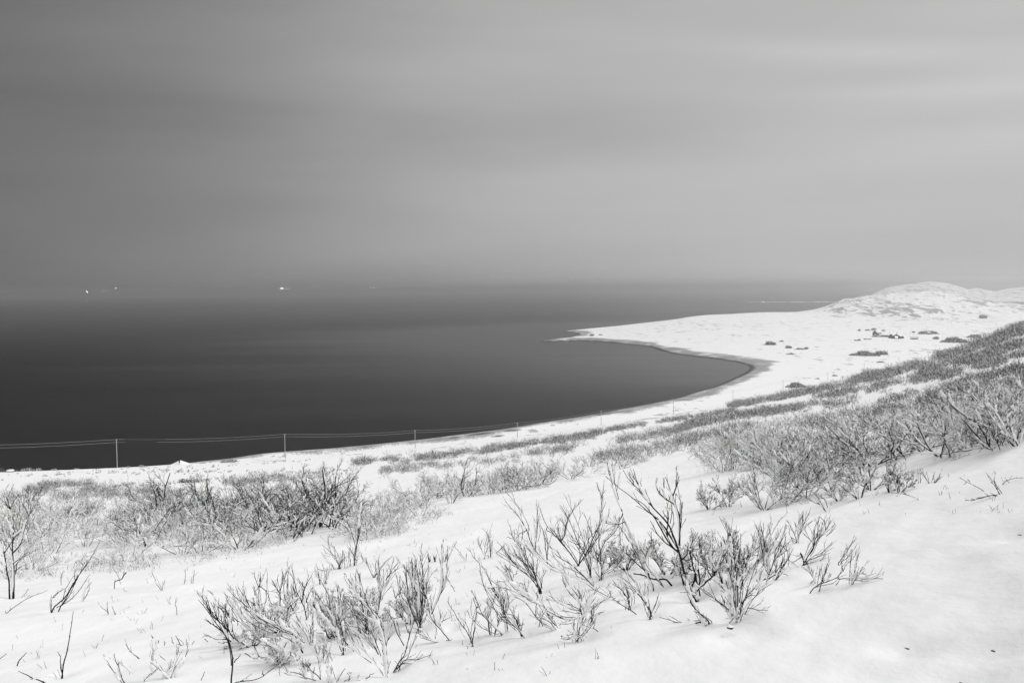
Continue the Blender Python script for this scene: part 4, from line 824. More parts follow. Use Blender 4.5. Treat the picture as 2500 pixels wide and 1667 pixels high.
one('tree', 530, 1275, 128, 'thin birch top showing against the slope, rightmost of three'); one('tree', 1140, 1210, 100, 'birch rising highest from the belt above the snow field')
one('tree', 1245, 1192, 72, 'forked birch at the front of the belt above the snow field'); one('dark', 1403, 1092, 22, 'single dark round bush in a snow lane of the far slope')
one('mixed', 2305, 1112, 120, 'dark birch with snow in its forks in the right thicket'); one('tree', 2265, 1065, 105, 'pointed dark birch sticking out above the right thicket')
for _, p in PROTO:
    if not p['used']:
        for ch in list(p['o'].children): bpy.data.objects.remove(ch)
        bpy.data.objects.remove(p['o'])

# ------------------------------------------------------------------ uncountable scrub of the far slope: one object
def scrub_mesh(name, pts, hs, nt, wfun, label, frost=0.42, seed=3):
    g = np.random.default_rng(seed); n = len(pts); B = n * nt
    base = np.repeat(pts, nt, 0); h = np.repeat(hs, nt); r = np.hypot(base[:, 0], base[:, 1])
    a = g.uniform(0, 6.283, B); off = np.sqrt(g.uniform(0, 1, B)) * h * 0.75
    p0 = base + np.stack([np.cos(a) * off, np.sin(a) * off, h * g.uniform(-0.1, 0.72, B)], 1)
    a2 = a + g.normal(0, 0.8, B); tilt = g.uniform(0.05, 1.35, B)
    d = np.stack([np.sin(tilt) * np.cos(a2), np.sin(tilt) * np.sin(a2), np.cos(tilt)], 1)
    L = h * g.uniform(0.16, 0.48, B); mid = p0 + d * (L * 0.5)[:, None] + g.normal(0, 0.04, (B, 3)) * h[:, None]; tip = p0 + d * L[:, None] + np.array([0, 0, 1]) * (L * 0.12)[:, None]
    top = base[:, 2] + h * (1.05 - 0.25 * (off / (h * 0.75)) ** 2); tip[:, 2] = np.minimum(tip[:, 2], top)
    wd = wfun(r) * g.uniform(0.6, 1.5, B); P = np.stack([p0, mid, tip], 1); Rr = np.stack([wd, wd * 0.8, wd * 0.35], 1)
    V, Fq = tube_arrays(P, Rr, 3)
    mi = np.repeat((g.random(B) < frost).astype(int), 6)
    o = mesh_obj(name, V, Fq, [M_TWIGFAR, M_FROST], mi=mi); tag(o, label, None, None, 'stuff'); return o
def band(line, th, n, hm, patch=0.0, seed=0):
    n = int(n * 1.7); hm = (hm[0] * .6, hm[1] * .72)
    """points scattered along a strip of the slope"""
    line = np.array(line, float); seg = np.linalg.norm(np.diff(line, axis=0), axis=1); c_ = np.concatenate([[0], np.cumsum(seg)])
    t_ = rng.uniform(0, c_[-1], n); x = np.interp(t_, c_, line[:, 0]); y = np.interp(t_, c_, line[:, 1]) + np.clip(rng.normal(0, 0.5, n), -1.6, 1.6) * th
    if patch: 
        k = vnoise(x / 55 + seed, y / 14, 100 + seed) + 0.5 * vnoise(x / 18, y / 6, 200 + seed) > patch - 0.5 + rng.logistic(0, 0.22, n); x, y = x[k], y[k]
    P, ok = hit(x, y); P = P[ok]; return P, (hm[0] + (hm[1] * 1.25 - hm[0]) * rng.uniform(0, 1, len(P)) ** 1.8) * np.hypot(P[:, 0], P[:, 1]) / F
def join(*bs): return np.concatenate([b[0] for b in bs]), np.concatenate([b[1] for b in bs])
near = join(band([(0, 1225), (120, 1212), (300, 1208), (470, 1228), (560, 1238)], 18, 270, (16, 30), .45, 1), band([(60, 1200), (180, 1196), (300, 1204), (450, 1206)], 8, 130, (12, 22), .3, 2),
            band([(100, 1186), (160, 1187), (225, 1184)], 3, 50, (14, 24), 0, 3), band([(550, 1185), (640, 1176), (720, 1166), (800, 1160)], 9, 150, (14, 26), .3, 4),
            band([(930, 1153), (1100, 1140), (1250, 1122), (1400, 1096), (1600, 1064), (1720, 1040)], 10, 560, (13, 26), .4, 5),
            band([(1460, 1122), (1600, 1095), (1720, 1070), (1850, 1045)], 12, 200, (22, 38), .35, 6), band([(1750, 1078), (1900, 1050), (2100, 1020), (2300, 990), (2500, 955)], 16, 330, (22, 40), .5, 7),
            band([(0, 1262), (200, 1258), (420, 1258), (560, 1262)], 20, 160, (24, 44), .4, 8), band([(2250, 985), (2400, 962), (2520, 940)], 14, 180, (30, 46), .25, 9))
scrub_mesh('scrub', *near, 46, lambda r: 0.0020 + r * 0.00005, 'grey leafless scrub in belts on the nearer slope', 0.38)
under = join(band([(0, 1405), (150, 1398), (300, 1385), (450, 1372), (600, 1345), (700, 1320)], 14, 80, (24, 60), .1, 41), band([(850, 1322), (960, 1305), (1040, 1275), (1100, 1250)], 10, 40, (20, 46), .1, 42),
             band([(0, 1330), (200, 1320), (400, 1310), (600, 1290)], 24, 50, (30, 66), .1, 43), band([(1700, 1150), (1850, 1130), (2000, 1110), (2200, 1100), (2350, 1085)], 14, 60, (26, 56), .1, 44))
scrub_mesh('frosted_undergrowth', *under, 30, lambda r: 0.0022 + r * 0.00004, 'frosted low twigs filling the feet of the thickets', 0.8, 9)
mid = join(band([(860, 1131), (960, 1127), (1060, 1118), (1150, 1106), (1250, 1093), (1350, 1080), (1460, 1062)], 8, 620, (11, 22), .35, 11),
           band([(1350, 1078), (1500, 1050), (1600, 1032), (1700, 1018), (1800, 1002)], 5, 300, (8, 15), .4, 12),
           band([(1650, 1048), (1800, 1018), (1900, 1005), (2000, 992), (2100, 978)], 8, 560, (12, 22), .3, 13), band([(1780, 994), (1900, 974), (2000, 953), (2100, 935), (2200, 912)], 6, 620, (10, 20), .15, 14),
           band([(1990, 975), (2100, 956), (2250, 930), (2400, 897), (2500, 870)], 10, 620, (14, 26), .35, 15), band([(2060, 930), (2200, 905), (2300, 878), (2400, 843), (2500, 812)], 11, 900, (12, 24), .15, 16),
           band([(2190, 896), (2260, 876), (2320, 854), (2400, 825), (2500, 792)], 5, 620, (9, 17), .1, 17), band([(2250, 912), (2400, 872), (2500, 842)], 9, 420, (12, 24), .35, 18),
           band([(2150, 985), (2300, 950), (2500, 905)], 9, 260, (16, 28), .5, 19))
scrub_mesh('distant_scrub', *mid, 38, lambda r: 0.003 + r * 0.00009, 'distant leafless scrub darkening the long slope', 0.40, 4)
far = join(band([(340, 1146), (480, 1142), (620, 1132), (760, 1122)], 4, 50, (3, 6), .2, 21), band([(0, 1165), (120, 1160), (300, 1152), (700, 1150)], 7, 90, (3, 7), .3, 22),
           band([(340, 1190), (500, 1172), (700, 1158), (860, 1148)], 7, 90, (4, 9), .35, 23), band([(440, 1178), (500, 1176)], 2, 24, (7, 12)), band([(330, 1182), (260, 1192)], 3, 12, (5, 9)),
           band([(1400, 1040), (1550, 1018), (1700, 990), (1800, 975)], 5, 110, (4, 8), .2, 24), band([(540, 1129), (575, 1128)], 1.5, 26, (6, 9)))
scrub_mesh('tundra_tufts', *far, 24, lambda r: 0.005 + r * 0.0001, 'low dark tufts dotting the open white slope', 0.35, 5)

# ------------------------------------------------------------------ clumps of bushes standing on the plain, each a thing
def clump(px, py, wpx, hpx, label, n=None, rel=7.0, surf='low', frost=0.36, dark=True):
    if surf == 'low':
        q = at_sea(np.array([px]), np.array([py]), rel)[0]
        for _ in range(6): z = float(ground(q[0:1], q[1:2])[0]); q = at_sea(np.array([px]), np.array([py]), z)[0]
    else: q = hit([px], [py])[0][0]
    r = math.hypot(q[0], q[1]); W = wpx * r / F; H = hpx * r / F; n = n or int(12 + wpx * 1.2)
    g = np.random.default_rng(int(px * 7 + py)); a = math.atan2(q[0], q[1]); ux = np.array([math.cos(a), -math.sin(a)]); uy = np.array([math.sin(a), math.cos(a)])
    s_ = g.uniform(-0.5, 0.5, n); t_ = g.normal(0, 0.22, n); pts = q[:2] + np.outer(s_ * W, ux) + np.outer(t_ * min(W * 0.5, 14), uy)
    z = ground(pts[:, 0], pts[:, 1]); env = (1 - (2 * np.abs(s_)) ** 2.2) * (0.55 + 0.45 * np.abs(np.sin(s_ * 7 + px))) ; hs = np.maximum(H * env, H * 0.2) * g.uniform(0.75, 1.05, n)
    nt = 40; B = n * nt; base = np.repeat(np.column_stack([pts, z]), nt, 0); h = np.repeat(hs, nt); aa = g.uniform(0, 6.283, B); off = np.sqrt(g.uniform(0, 1, B)) * h * 0.6
    p0 = base + np.stack([np.cos(aa) * off, np.sin(aa) * off, h * g.uniform(-0.05, 0.6, B)], 1); tl = g.uniform(0, 0.8, B)
    d = np.stack([np.sin(tl) * np.cos(aa), np.sin(tl) * np.sin(aa), np.cos(tl)], 1); L = h * g.uniform(.2, .45, B); wd = (0.02 + r * 0.00012) * g.uniform(.6, 1.5, B)
    V, Fq = tube_arrays(np.stack([p0, p0 + d * (L * .5)[:, None], p0 + d * L[:, None]], 1), np.stack([wd, wd * .8, wd * .3], 1), 3)
    o0 = np.array([q[0], q[1], float(ground(q[0:1], q[1:2])[0])]); mi = np.repeat((g.random(B) < frost).astype(int), 6)
    o = mesh_obj('thicket', V - o0, Fq, [M_TWIGFAR, M_FROST], mi=mi); o.location = tuple(o0); tag(o, label, 'bushes', 'bushes on the far plain'); return o
for a in ((1881, 842, 26, 12, 'round dark bush alone on the white headland'), (2110, 868, 66, 14, 'long row of dark bushes on the plain below the farm'), (2152, 866, 26, 14, 'round bush ending the row below the farm at its right'),
          (1925, 850, 14, 9, 'small round bush left of the row on the plain'), (1930, 865, 22, 4, 'low flat patch of bushes left of the row on the plain'), (1953, 853, 28, 5, 'low straggling bushes above the flat patch'), (1969, 852, 8, 6, 'tiny bush at the end of the straggling bushes'),
          (2265, 815, 46, 10, 'dense copse standing behind a small shed'), (2330, 836, 56, 16, 'dark copse where the plain meets the hillside'), (2378, 824, 30, 10, 'small copse cut off by the hillside'), (2285, 828, 12, 8, 'round bush between farm shelter and copse'),
          (2134, 806, 12, 7, 'small bush behind the farm barn'), (2157, 808, 7, 5, 'tiny bush behind the long farm building'), (2118, 807, 12, 4, 'low bush left behind the farm'), (2098, 808, 4, 5, 'single shrub far left behind the farm'),
          (1943, 945, 46, 15, 'rounded grey bush at the foot of the hillside'), (2038, 918, 14, 4, 'small flat bush near a pole'), (2150, 885, 20, 4, 'flat dark hedge patch on the lower plain'), (2400, 778, 14, 10, 'bush on the slope of the rocky knoll'), (1908, 834, 12, 4, 'low bush at the left of the plain'),
          (1445, 820, 9, 7, 'frosted little tree on the headland tip'), (1466, 818, 13, 3, 'low dark bush beside the frosted little tree'), (1997, 925, 9, 3, 'little bush left of the third far pole'), (2230, 812, 5, 5, 'small bush near the farm pole')):
    clump(*a[:4], a[4])
for a in ((75, 1142, 56, 10, 'frosted bushes on the brow of the slope at left'), (133, 1133, 14, 5, 'small frosted bush on the brow of the slope'), (188, 1131, 16, 4, 'low tuft on the brow left of the first pole'), (348, 1140, 22, 7, 'pale round tuft on the slope right of the first pole'),
          (563, 1126, 38, 8, 'flat round bush on the brow right of the hut'), (495, 1119, 16, 3, 'tiny tuft on the brow right of the hut')):
    clump(*a[:4], a[4], surf='hill', frost=0.5, n=14)
clump(5, 1146, 40, 12, 'dark bush beyond the brow at the left edge', surf='hill', frost=0.05, n=16); clump(40, 1143, 14, 7, 'small dark bush beyond the brow near the left edge', surf='hill', frost=0.05, n=8)

# ------------------------------------------------------------------ power line
PX = [284, 695, 1013, 1263, 1467.5, 1644, 1789.5, 1912, 2021, 2110, 2195, 2268, 2323, 2392]; PT = [1072, 1059, 1050, 1031.5, 1003, 973, 952, 928, 909, 887, 864, 846, 808, 790]
tops = []
for n_, (px, pt) in enumerate([(-260, 1087)] + list(zip(PX, PT))):
    i = n_ - 1; X, Y = -138 + 47.1 * i, 317 + 46.7 * i
    a, td = az_tan(np.array([px]), np.array([pt])); r = math.hypot(X, Y); X, Y = r * math.sin(a[0]), r * math.cos(a[0])
    g = float(ground(np.array([X]), np.array([Y]))[0]); zt = CAMZ - r * td[0]; zt = min(max(zt, g + 7.5), g + 17)
    tops.append((X, Y, zt, g))
NP = ['standing farthest left against the dark sea', 'second from the left, on the brow of the slope', 'third from the left, beside the sea edge', 'fourth from the left, beside the beach pools', 'fifth from the left, with a small crossarm over the shore', 'sixth from the left, at the end of the beach',
      'seventh from the left, below the bend of the bay', 'eighth from the left, rising behind the grey bush', 'ninth from the left, by the small flat bush', 'tenth from the left, on the lower plain', 'eleventh from the left, right of the flat hedge patch', 'twelfth from the left, far on the plain', 'farthest one, by the dark copse', 'last one near the knoll']
for i, (X, Y, zt, g) in enumerate(tops[1:14]):
    root = empty('utility_pole', (X, Y, g), 'slim pale wooden pole ' + NP[i], 'utility pole', 'poles of the power line')
    H = zt - g; MB().cyl(0, 0, -0.5, H, 0.16, 0.11, 12).build('post', M_POLE, root, True)
    MB().box(-0.55, 0.55, -0.06, 0.06, H - 0.35, H - 0.22).build('crossarm', M_POLE, root).rotation_euler = (0, 0, -rad(45))
    for s_ in (-1, 1):
        ins_ = MB().cyl(0.48 * s_ * .707, -0.48 * s_ * .707, H - 0.219, H - 0.02, 0.045, 0.03, 8).build('insulator', M_TRIM, root, True)
def catenary(p, q, sag, n=24):
    t_ = np.linspace(0, 1, n)[:, None]; P = p * (1 - t_) + q * t_; P[:, 2] -= (sag * 4 * t_ * (1 - t_))[:, 0]; return P
for j, (drop, lab) in enumerate(((0.05, 'upper frosted wire strung along the poles above the shore'), (1.05, 'lower frosted wire strung along the poles above the shore'))):
    wr, fr = Tubes(), Tubes()
    for i in range(9):
        a = np.array(tops[i][:3]) - (0, 0, drop); b = np.array(tops[i + 1][:3]) - (0, 0, drop); sg = 0.75
        C = catenary(a, b, sg); wr.add(C, np.full(len(C), 0.012), 4)
        gap = (i == 1)
        for k in range(len(C) - 1):
            if gap and j == 1 and 1 <= k < 5: continue
            fr.add(C[k:k + 2] - (0, 0, 0.0), np.array([1, 1]) * (0.018 if gap and j == 0 and 1 <= k < 6 else 0.036), 5)
    o = wr.build('power_wire', M_BARK, None); tag(o, lab, 'wire'); fr.build('frost', M_POLE, o)

# ------------------------------------------------------------------ buildings
def gable(parent, L, W, H, R, wm, mb_off=(0, 0), rot=0, wall='wall', roof='roof', snow=True, over=0.35):
    """gabled volume, gable ends at -y and +y; L along y, W along x"""
    x, y = mb_off; w2, l2 = W / 2, L / 2; c, s = math.cos(rot), math.sin(rot)
    tr = lambda p: (x + p[0] * c - p[1] * s, y + p[0] * s + p[1] * c, p[2])
    V = [(-w2, -l2, -1), (w2, -l2, -1), (w2, l2, -1), (-w2, l2, -1), (-w2, -l2, H), (w2, -l2, H), (w2, l2, H), (-w2, l2, H), (0, -l2, H + R), (0, l2, H + R)]
    MB().add([tr(v) for v in V], [(0, 1, 5, 8, 4), (2, 3, 7, 9, 6), (1, 2, 6, 5), (3, 0, 4, 7)]).build(wall, wm, parent)
    k = R / w2; t_ = 0.35; o_ = over; rf = MB()
    for sx in (-1, 1):
        p = [(0, -l2 - o_, H + R + 0.03), (sx * (w2 + o_), -l2 - o_, H - k * o_ + 0.03), (sx * (w2 + o_), l2 + o_, H - k * o_ + 0.03), (0, l2 + o_, H + R + 0.03)]
        q = [(a, b, c_ + t_) for a, b, c_ in p]
        rf.add([tr(v) for v in p + q], [(0, 1, 2, 3)[::sx], (4, 7, 6, 5)[::sx], (0, 4, 5, 1)[::sx], (1, 5, 6, 2)[::sx], (2, 6, 7, 3)[::sx]])
    return rf.build(roof, M_ROOFSNOW, parent)
def site(px, py, z0=9.0):
    q = at_sea(np.array([px]), np.array([py]), z0)[0]
    for _ in range(8): q = at_sea(np.array([px]), np.array([py]), float(ground(q[:1], q[1:2])[0]))[0]
    return (float(q[0]), float(q[1]), float(ground(q[:1], q[1:2])[0])), math.atan2(q[0], q[1])
def bld(name, px, py, label, cat='building', turn_=0.0, grp=None):
    p, a = site(px, py); o = empty(name, p, label, cat, grp); o.rotation_euler = (0, 0, -a + rad(turn_)); return o
h = bld('farmhouse', 2190, 826, 'dark gabled farmhouse with a lit window and thin chimney', 'house', -6)
rf = gable(h, 15, 11.0, 3.4, 3.2, M_WALL); MB().box(-0.4, 0.4, -3.4, -2.6, 6.3, 9.0).build('chimney', M_WALL2, rf)
wn = MB().box(-1.9, 1.9, -7.62, -7.53, 1.3, 3.5).build('window', M_LIT, h)
MB().box(-2.05, 2.05, -7.70, -7.52, 1.12, 1.28).box(-2.05, 2.05, -7.70, -7.52, 3.52, 3.68).box(-0.07, 0.07, -7.70, -7.64, 1.28, 3.52).box(-2.05, -1.92, -7.70, -7.52, 1.28, 3.52).box(1.92, 2.05, -7.70, -7.52, 1.28, 3.52).build('window_frame', M_TRIM, wn)
MB().box(3.4, 4.4, -7.60, -7.52, 0.1, 2.1).build('door', M_WALL2, h)
gable(h, 8, 7.0, 3.6, 3.0, M_WALL, (-8.2, 3), rad(0), 'side_wing', 'wing_roof')
h = bld('round_shed', 2203, 826, 'small dark shed with rounded snow cap right of the farmhouse', 'shed')
V = []; MBs = MB(); n_ = 12
pr = [(-2.1, -0.5)] + [(2.1 * math.cos(math.pi - i * math.pi / n_), 1.8 + 1.5 * math.sin(i * math.pi / n_)) for i in range(n_ + 1)] + [(2.1, -0.5)]
m_ = len(pr); MBs.add([(x, -2.5, z) for x, z in pr] + [(x, 2.5, z) for x, z in pr], [tuple(range(m_)), tuple(range(m_, 2 * m_))[::-1]] + [(i, i + m_, i + 1 + m_, i + 1) for i in range(m_ - 1)]).build('wall', M_WALL, h)
pc = [(2.25 * math.cos(math.pi - i * math.pi / n_), 1.95 + 1.7 * math.sin(i * math.pi / n_)) for i in range(2, n_ + 1)]; m_ = len(pc)
MB().add([(x, -2.3, z) for x, z in pc] + [(x, 2.8, z) for x, z in pc] + [(x, -2.3, z - .18) for x, z in pc] + [(x, 2.8, z - .18) for x, z in pc], [(i, i + 1, i + 1 + m_, i + m_) for i in range(m_ - 1)] + [(i, i + 2 * m_, i + 1 + 2 * m_, i + 1) for i in range(m_ - 1)] + [(m_ + i, m_ + i + 1, 3 * m_ + i + 1, 3 * m_ + i) for i in range(m_ - 1)]).build('snow_cap', M_ROOFSNOW, h, True)
MB().box(-0.5, 0.5, -2.56, -2.50, 0, 1.9).build('door', M_WALL2, h)
h = bld('long_byre', 2166, 822, 'long low byre joining the barn to the farmhouse', 'byre', 86)
rf = gable(h, 22, 7, 2.6, 1.3, M_WALL2); MB().box(-3.56, -3.50, -4, -2.8, 0.2, 2.1).build('door', M_WALL, h)
for k in (-8, 1, 5, 8): MB().box(-3.57, -3.50, k - .4, k + .4, 1.0, 1.9).build('window', M_BARK, h)
h = bld('barn', 2141, 820, 'tall grey barn with steep snowy roof at the left end of the farm', 'barn', -28)
rf = gable(h, 13, 7.5, 5.4, 3.8, M_WALL2); MB().box(-1.3, 1.3, -6.57, -6.50, 0.1, 3.0).build('door', M_WALL, h)
MB().box(-0.4, 0.4, -6.57, -6.50, 5.2, 6.1).build('hatch', M_BARK, h)
h = bld('lean_to', 2134, 822, 'low dark lean-to against the left side of the barn', 'shed', 10)
MB().add([(-3, -2, -1), (3, -2, -1), (3, 2, -1), (-3, 2, -1), (-3, -2, 1.2), (3, -2, 2.8), (3, 2, 2.8), (-3, 2, 1.2)], [(0, 1, 5, 4), (1, 2, 6, 5), (2, 3, 7, 6), (3, 0, 4, 7)]).build('wall', M_WALL2, h)
MB().add([(-3.3, -2.3, 1.15), (3.3, -2.3, 2.9), (3.3, 2.3, 2.9), (-3.3, 2.3, 1.15), (-3.3, -2.3, 1.45), (3.3, -2.3, 3.2), (3.3, 2.3, 3.2), (-3.3, 2.3, 1.45)], [(0, 3, 2, 1), (4, 5, 6, 7), (0, 1, 5, 4), (1, 2, 6, 5), (2, 3, 7, 6), (3, 0, 4, 7)]).build('roof', M_ROOFSNOW, h)
def boat(px, py, L, label, turn_=0, cover=True):
    o = bld('laid_up_boat', px, py, label, 'boat', turn_, 'boats laid up by the farm'); n_ = 11; V = []; m_ = 7
    for i in range(n_):
        u = i / (n_ - 1); x = (u - .5) * L; w_ = 0.17 * L * (1 - abs(2 * u - .9) ** 2.6) ** .5 if abs(2 * u - .9) < 1 else 0.01; sh = 1.15 + .55 * (2 * u - 1) ** 2
        for j in range(m_): q = -1 + 2 * j / (m_ - 1); V.append((x, q * w_, 0.2 + sh * abs(q) ** 1.8))
    MB().add(V, [(i * m_ + j, (i + 1) * m_ + j, (i + 1) * m_ + j + 1, i * m_ + j + 1) for i in range(n_ - 1) for j in range(m_ - 1)]).build('hull', M_HULL if cover else M_WALL, o, True)
    V2 = []
    for i in range(n_):
        u = i / (n_ - 1); x = (u - .5) * L * .96; w_ = 0.16 * L * (1 - abs(2 * u - .9) ** 2.6) ** .5 if abs(2 * u - .9) < 1 else 0.01; sh = 1.15 + .55 * (2 * u - 1) ** 2
        for j in range(m_): q = -1 + 2 * j / (m_ - 1); V2.append((x, q * w_, 0.2 + sh + (0.75 if cover else .35) * (1 - q * q) * math.sin(math.pi * max(u, .02))))
    MB().add(V2, [(i * m_ + j, (i + 1) * m_ + j, (i + 1) * m_ + j + 1, i * m_ + j + 1) for i in range(n_ - 1) for j in range(m_ - 1)]).build('snow_cover', M_ROOFSNOW, o, True)
    if not cover: MB().box(0.1 * L, 0.36 * L, -.9, .9, .9, 2.6).build('cabin', M_WALL, o); MB().box(0.08 * L, 0.38 * L, -1, 1, 2.603, 2.9).build('cabin_snow', M_ROOFSNOW, o)
boat(2146, 822.5, 7.5, 'snow-covered boat laid up in front of the barn', 8); boat(2118, 829, 11, 'grey snow-covered boat on the snow left of the farm', 10); boat(2093, 832, 9, 'dark boat with a cabin farthest left of the farm', 5, False)
h = bld('open_shelter', 2232, 828, 'open timber shelter with a flat snowy roof right of the farm', 'shelter', 3)
fr = MB()
for x in (-5, -1.7, 1.7, 5): 
    for y in (-2, 2): fr.box(x - .15, x + .15, y - .15, y + .15, -.6, 2.9)
fr.build('posts', M_WALL, h); MB().box(-5.8, 5.8, -2.7, 2.7, 2.903, 3.25).build('roof', M_WALL2, h); MB().box(-5.7, 5.7, -2.6, 2.6, 3.253, 3.7).build('snow_load', M_ROOFSNOW, h)
MB().box(-5, 5, -1.6, 1.6, -.2, 1.2).build('stacked_timber', M_WALL, h); MB().box(-4.9, 4.9, -1.5, 1.5, 1.203, 1.6).build('timber_snow', M_ROOFSNOW, h)
h = bld('garden_shed', 2268, 816, 'little pale-roofed shed among the dense copse', 'shed', 4); gable(h, 4, 6, 2.2, 1.2, M_WALL, rot=rad(90)); MB().box(-.5, .5, -2.07, -2.0, 0, 1.9).build('door', M_WALL2, h)
for i, (px, py, hpx, lab) in enumerate(((2222, 818, 11, 'thin pole left of the open shelter'), (2230.5, 818, 8, 'short thin pole behind the open shelter'), (2172, 824, 16, 'thin pole in front of the long byre'), (2335, 812, 7, 'short pole on the plain above the copse'))):
    p, a = site(px, py); hh = hpx * math.hypot(p[0], p[1]) / F; o = empty('yard_pole', p, lab, 'pole', 'thin poles about the farm')
    MB().cyl(0, 0, -.4, hh, .14, .1, 8).build('post', M_WALL2, o, True); MB().box(-.5, .5, -.06, .06, hh - .5, hh - .36).build('crossarm', M_WALL2, o)
# hut roof just over the brow
P = hit([440], [1121.5])[0][0]; h = empty('hut', (P[0], P[1], P[2] - 1.0), 'small snow-buried hut with a stubby chimney on the brow of the slope', 'hut'); h.rotation_euler = (0, 0, rad(20))
gable(h, 6, 5.2, 0.35, 1.1, M_WALL, over=.5); MB().cyl(-0.2, -1.2, 0.9, 2.75, .2, .2, 10).cyl(-0.2, -1.2, 2.753, 2.95, .3, .24, 10).build('chimney', M_BARK, h)
# boulders
def boulder(px, py, wpx, label, surf='hill', name='boulder'):
    P = hit([px], [py])[0][0]; R0 = wpx / 2 * math.hypot(P[0], P[1]) / F; nu, nv = 18, 10; o = empty(name, tuple(P), label, 'boulder'); g = R_.uniform(0, 50)
    V, Vs = [], []
    for j in range(nv + 1):
        th = math.pi * j / nv
        for i in range(nu):
            ph = 6.2832 * i / nu; d = np.array([math.sin(th) * math.cos(ph), math.sin(th) * math.sin(ph), math.cos(th)])
            k = 1 + .28 * float(vnoise(np.array([d[0] * 1.7 + g]), np.array([d[1] * 1.7 + d[2] * 2.1]), 5)[0]); V.append(d * R0 * k * (1, .8, .6)); Vs.append(d * R0 * k * (1.06, .86, .66) + (0, 0, R0 * .09))
    ff = lambda j0: [(j * nu + i, (j + 1) * nu + i, (j + 1) * nu + (i + 1) % nu, j * nu + (i + 1) % nu) for j in range(*j0) for i in range(nu)]
    MB().add(V, ff((0, nv))).build('rock', M_STONE, o, True); MB().add(Vs, ff((0, 4))).build('snow_cap', M_RIME, o, True)
boulder(24, 1149, 17, 'snow-capped boulder among dark bushes at the left edge')
boulder(1783, 1531, 16, 'little snow-covered stone in a hollow below the broad caked shrub', name='stone')
# grass tufts poking through the near snow
for (px, py, w_, lab) in ((1747, 1653, 8, 'dark tuft of dead grass at the bottom edge right of centre'), (2215, 1578, 12, 'small dead tuft in a dimple of the lower right snow'), (2425, 1583, 14, 'dead tuft in a dimple near the right edge'), (2490, 1302, 10, 'dark tuft of grass at the right edge of the open snow'), (1778, 1528, 10, 'dead tuft against the little snow-covered stone'),
                          (2345, 1660, 8, 'dead tuft at the bottom edge near the right corner'), (1640, 1243, 6, 'tiny dead tuft left of the right thicket')):
    P = hit([px], [py])[0][0]; r = math.hypot(P[0], P[1]); tw = Tubes(); wm_ = 0.5 * w_ * r / F
    for _ in range(16):
        a = R_.uniform(0, 6.283); p = P + np.array([math.cos(a), math.sin(a), 0]) * wm_ * .5 * R_.random() + (0, 0, -.012); d = np.array([math.cos(a) * .9, math.sin(a) * .9, R_.uniform(.2, .9)])
        T = walk(p, d, wm_ * R_.uniform(.3, .7), 4, .3, -.12); tw.add(T, np.array([1, .9, .7, .3]) * .0022, 3)
    o = tw.build('grass_tuft', M_BARK, None, P); o.location = tuple(P); tag(o, lab, 'grass tuft', 'dead grass tufts in the near snow')

# frosted stalks standing in the open snow
tw = Tubes(); PA = np.array([[R_.uniform(30, 1500), R_.uniform(1330, 1655)] for _ in range(150)] + [[R_.uniform(500, 1200), R_.uniform(1290, 1400)] for _ in range(70)] + [[R_.uniform(1550, 2480), R_.uniform(1150, 1260)] for _ in range(60)])
for q in PA:
    P = hit([q[0]], [q[1]])[0][0]
    for _ in range(R_.choice((1, 1, 2, 3))):
        d = np.array([R_.gauss(-.15, .35), R_.gauss(0, .35), 1]); p = P + rvec(.02) * (1, 1, 0) - (0, 0, .01); L = R_.uniform(.02, .09)
        tw.add(walk(p, d, L, 5, .12, .0), np.array([1, .9, .8, .9, .4]) * R_.uniform(.0012, .0022), 4)
o = tw.build('dead_stalks', M_BARK2); tag(o, 'faint dead stalks scattered over the near snow', None, None, 'stuff')

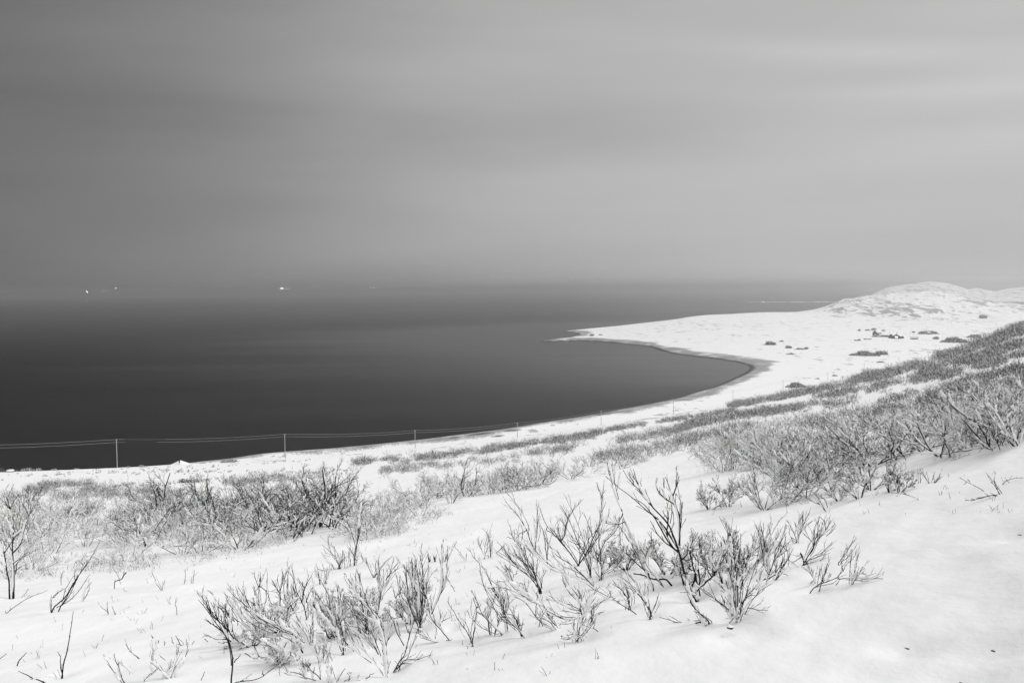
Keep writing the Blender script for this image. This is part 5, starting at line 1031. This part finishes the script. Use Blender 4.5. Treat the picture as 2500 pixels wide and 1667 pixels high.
# ------------------------------------------------------------------ lamps across the fjord
def lamp(px, py, r, rad_m, label, s=1.0):
    p = at_range(np.array([px]), np.array([py]), np.array([r]))[0]
    aa = math.atan2(p[0], p[1]); zb = -2.0 if r < 9000 else 10.0
    o = empty('distant_lamp', (p[0], p[1], zb), label, 'lamp', 'lights across the fjord')
    H = p[2] - zb; MB().cyl(0, 0, 0, H - rad_m * .9, rad_m * .25, rad_m * .15, 8).build('mast', M_WALL, o, True)
    V = []; nu, nv = 12, 8
    for j in range(nv + 1):
        for i in range(nu): th = math.pi * j / nv; ph = 6.2832 * i / nu; V.append((rad_m * math.sin(th) * math.cos(ph), rad_m * math.sin(th) * math.sin(ph), H + rad_m * math.cos(th)))
    MB().add(V, [(j * nu + i, (j + 1) * nu + i, (j + 1) * nu + (i + 1) % nu, j * nu + (i + 1) % nu) for j in range(nv) for i in range(nu)]).build('lamp_head', M_LAMP if r > 9000 else M_LAMP2, o, True)
for a in ((212.5, 712, 14560, 8.0, 'brightest light at the left end of the far shore'), (261, 710, 14560, 6.5, 'second bright light on the far shore from the left'), (251, 711, 14560, 4.0, 'faint light between the two bright left ones'), (283, 704, 14560, 3.6, 'faint higher light right of the second bright one'),
          (382, 708.5, 14560, 4.0, 'lone faint light on the far shore'), (686, 704.5, 14560, 8.5, 'left light of the bright pair on the far shore'), (690.5, 704.5, 14560, 8.5, 'right light of the bright pair on the far shore'), (699, 705, 14560, 3.2, 'faint light just right of the bright pair'),
          (707, 704.5, 14560, 3.6, 'second faint light right of the bright pair'), (748, 704, 14560, 4.0, 'faint light left of the single middle light'), (770, 704, 14560, 4.4, 'single middle light on the far shore'), (787, 703.5, 14560, 4.0, 'faint light right of the single middle light'),
          (905, 701.5, 14560, 4.0, 'soft light on the far shore toward the right'), (914, 702, 14560, 4, 'faint companion of the soft light on the far shore'), (1065, 700.5, 14560, 4.4, 'rightmost faint light of the far shore'),
          (1821, 735, 5060, 1.3, 'small light over the water left of the low snowy strip'), (1864, 737, 5060, 1.9, 'brighter small light on the low snowy strip')):
    lamp(*a)
# low rocks and drift for the thin headland: fence-like markers are too small to see
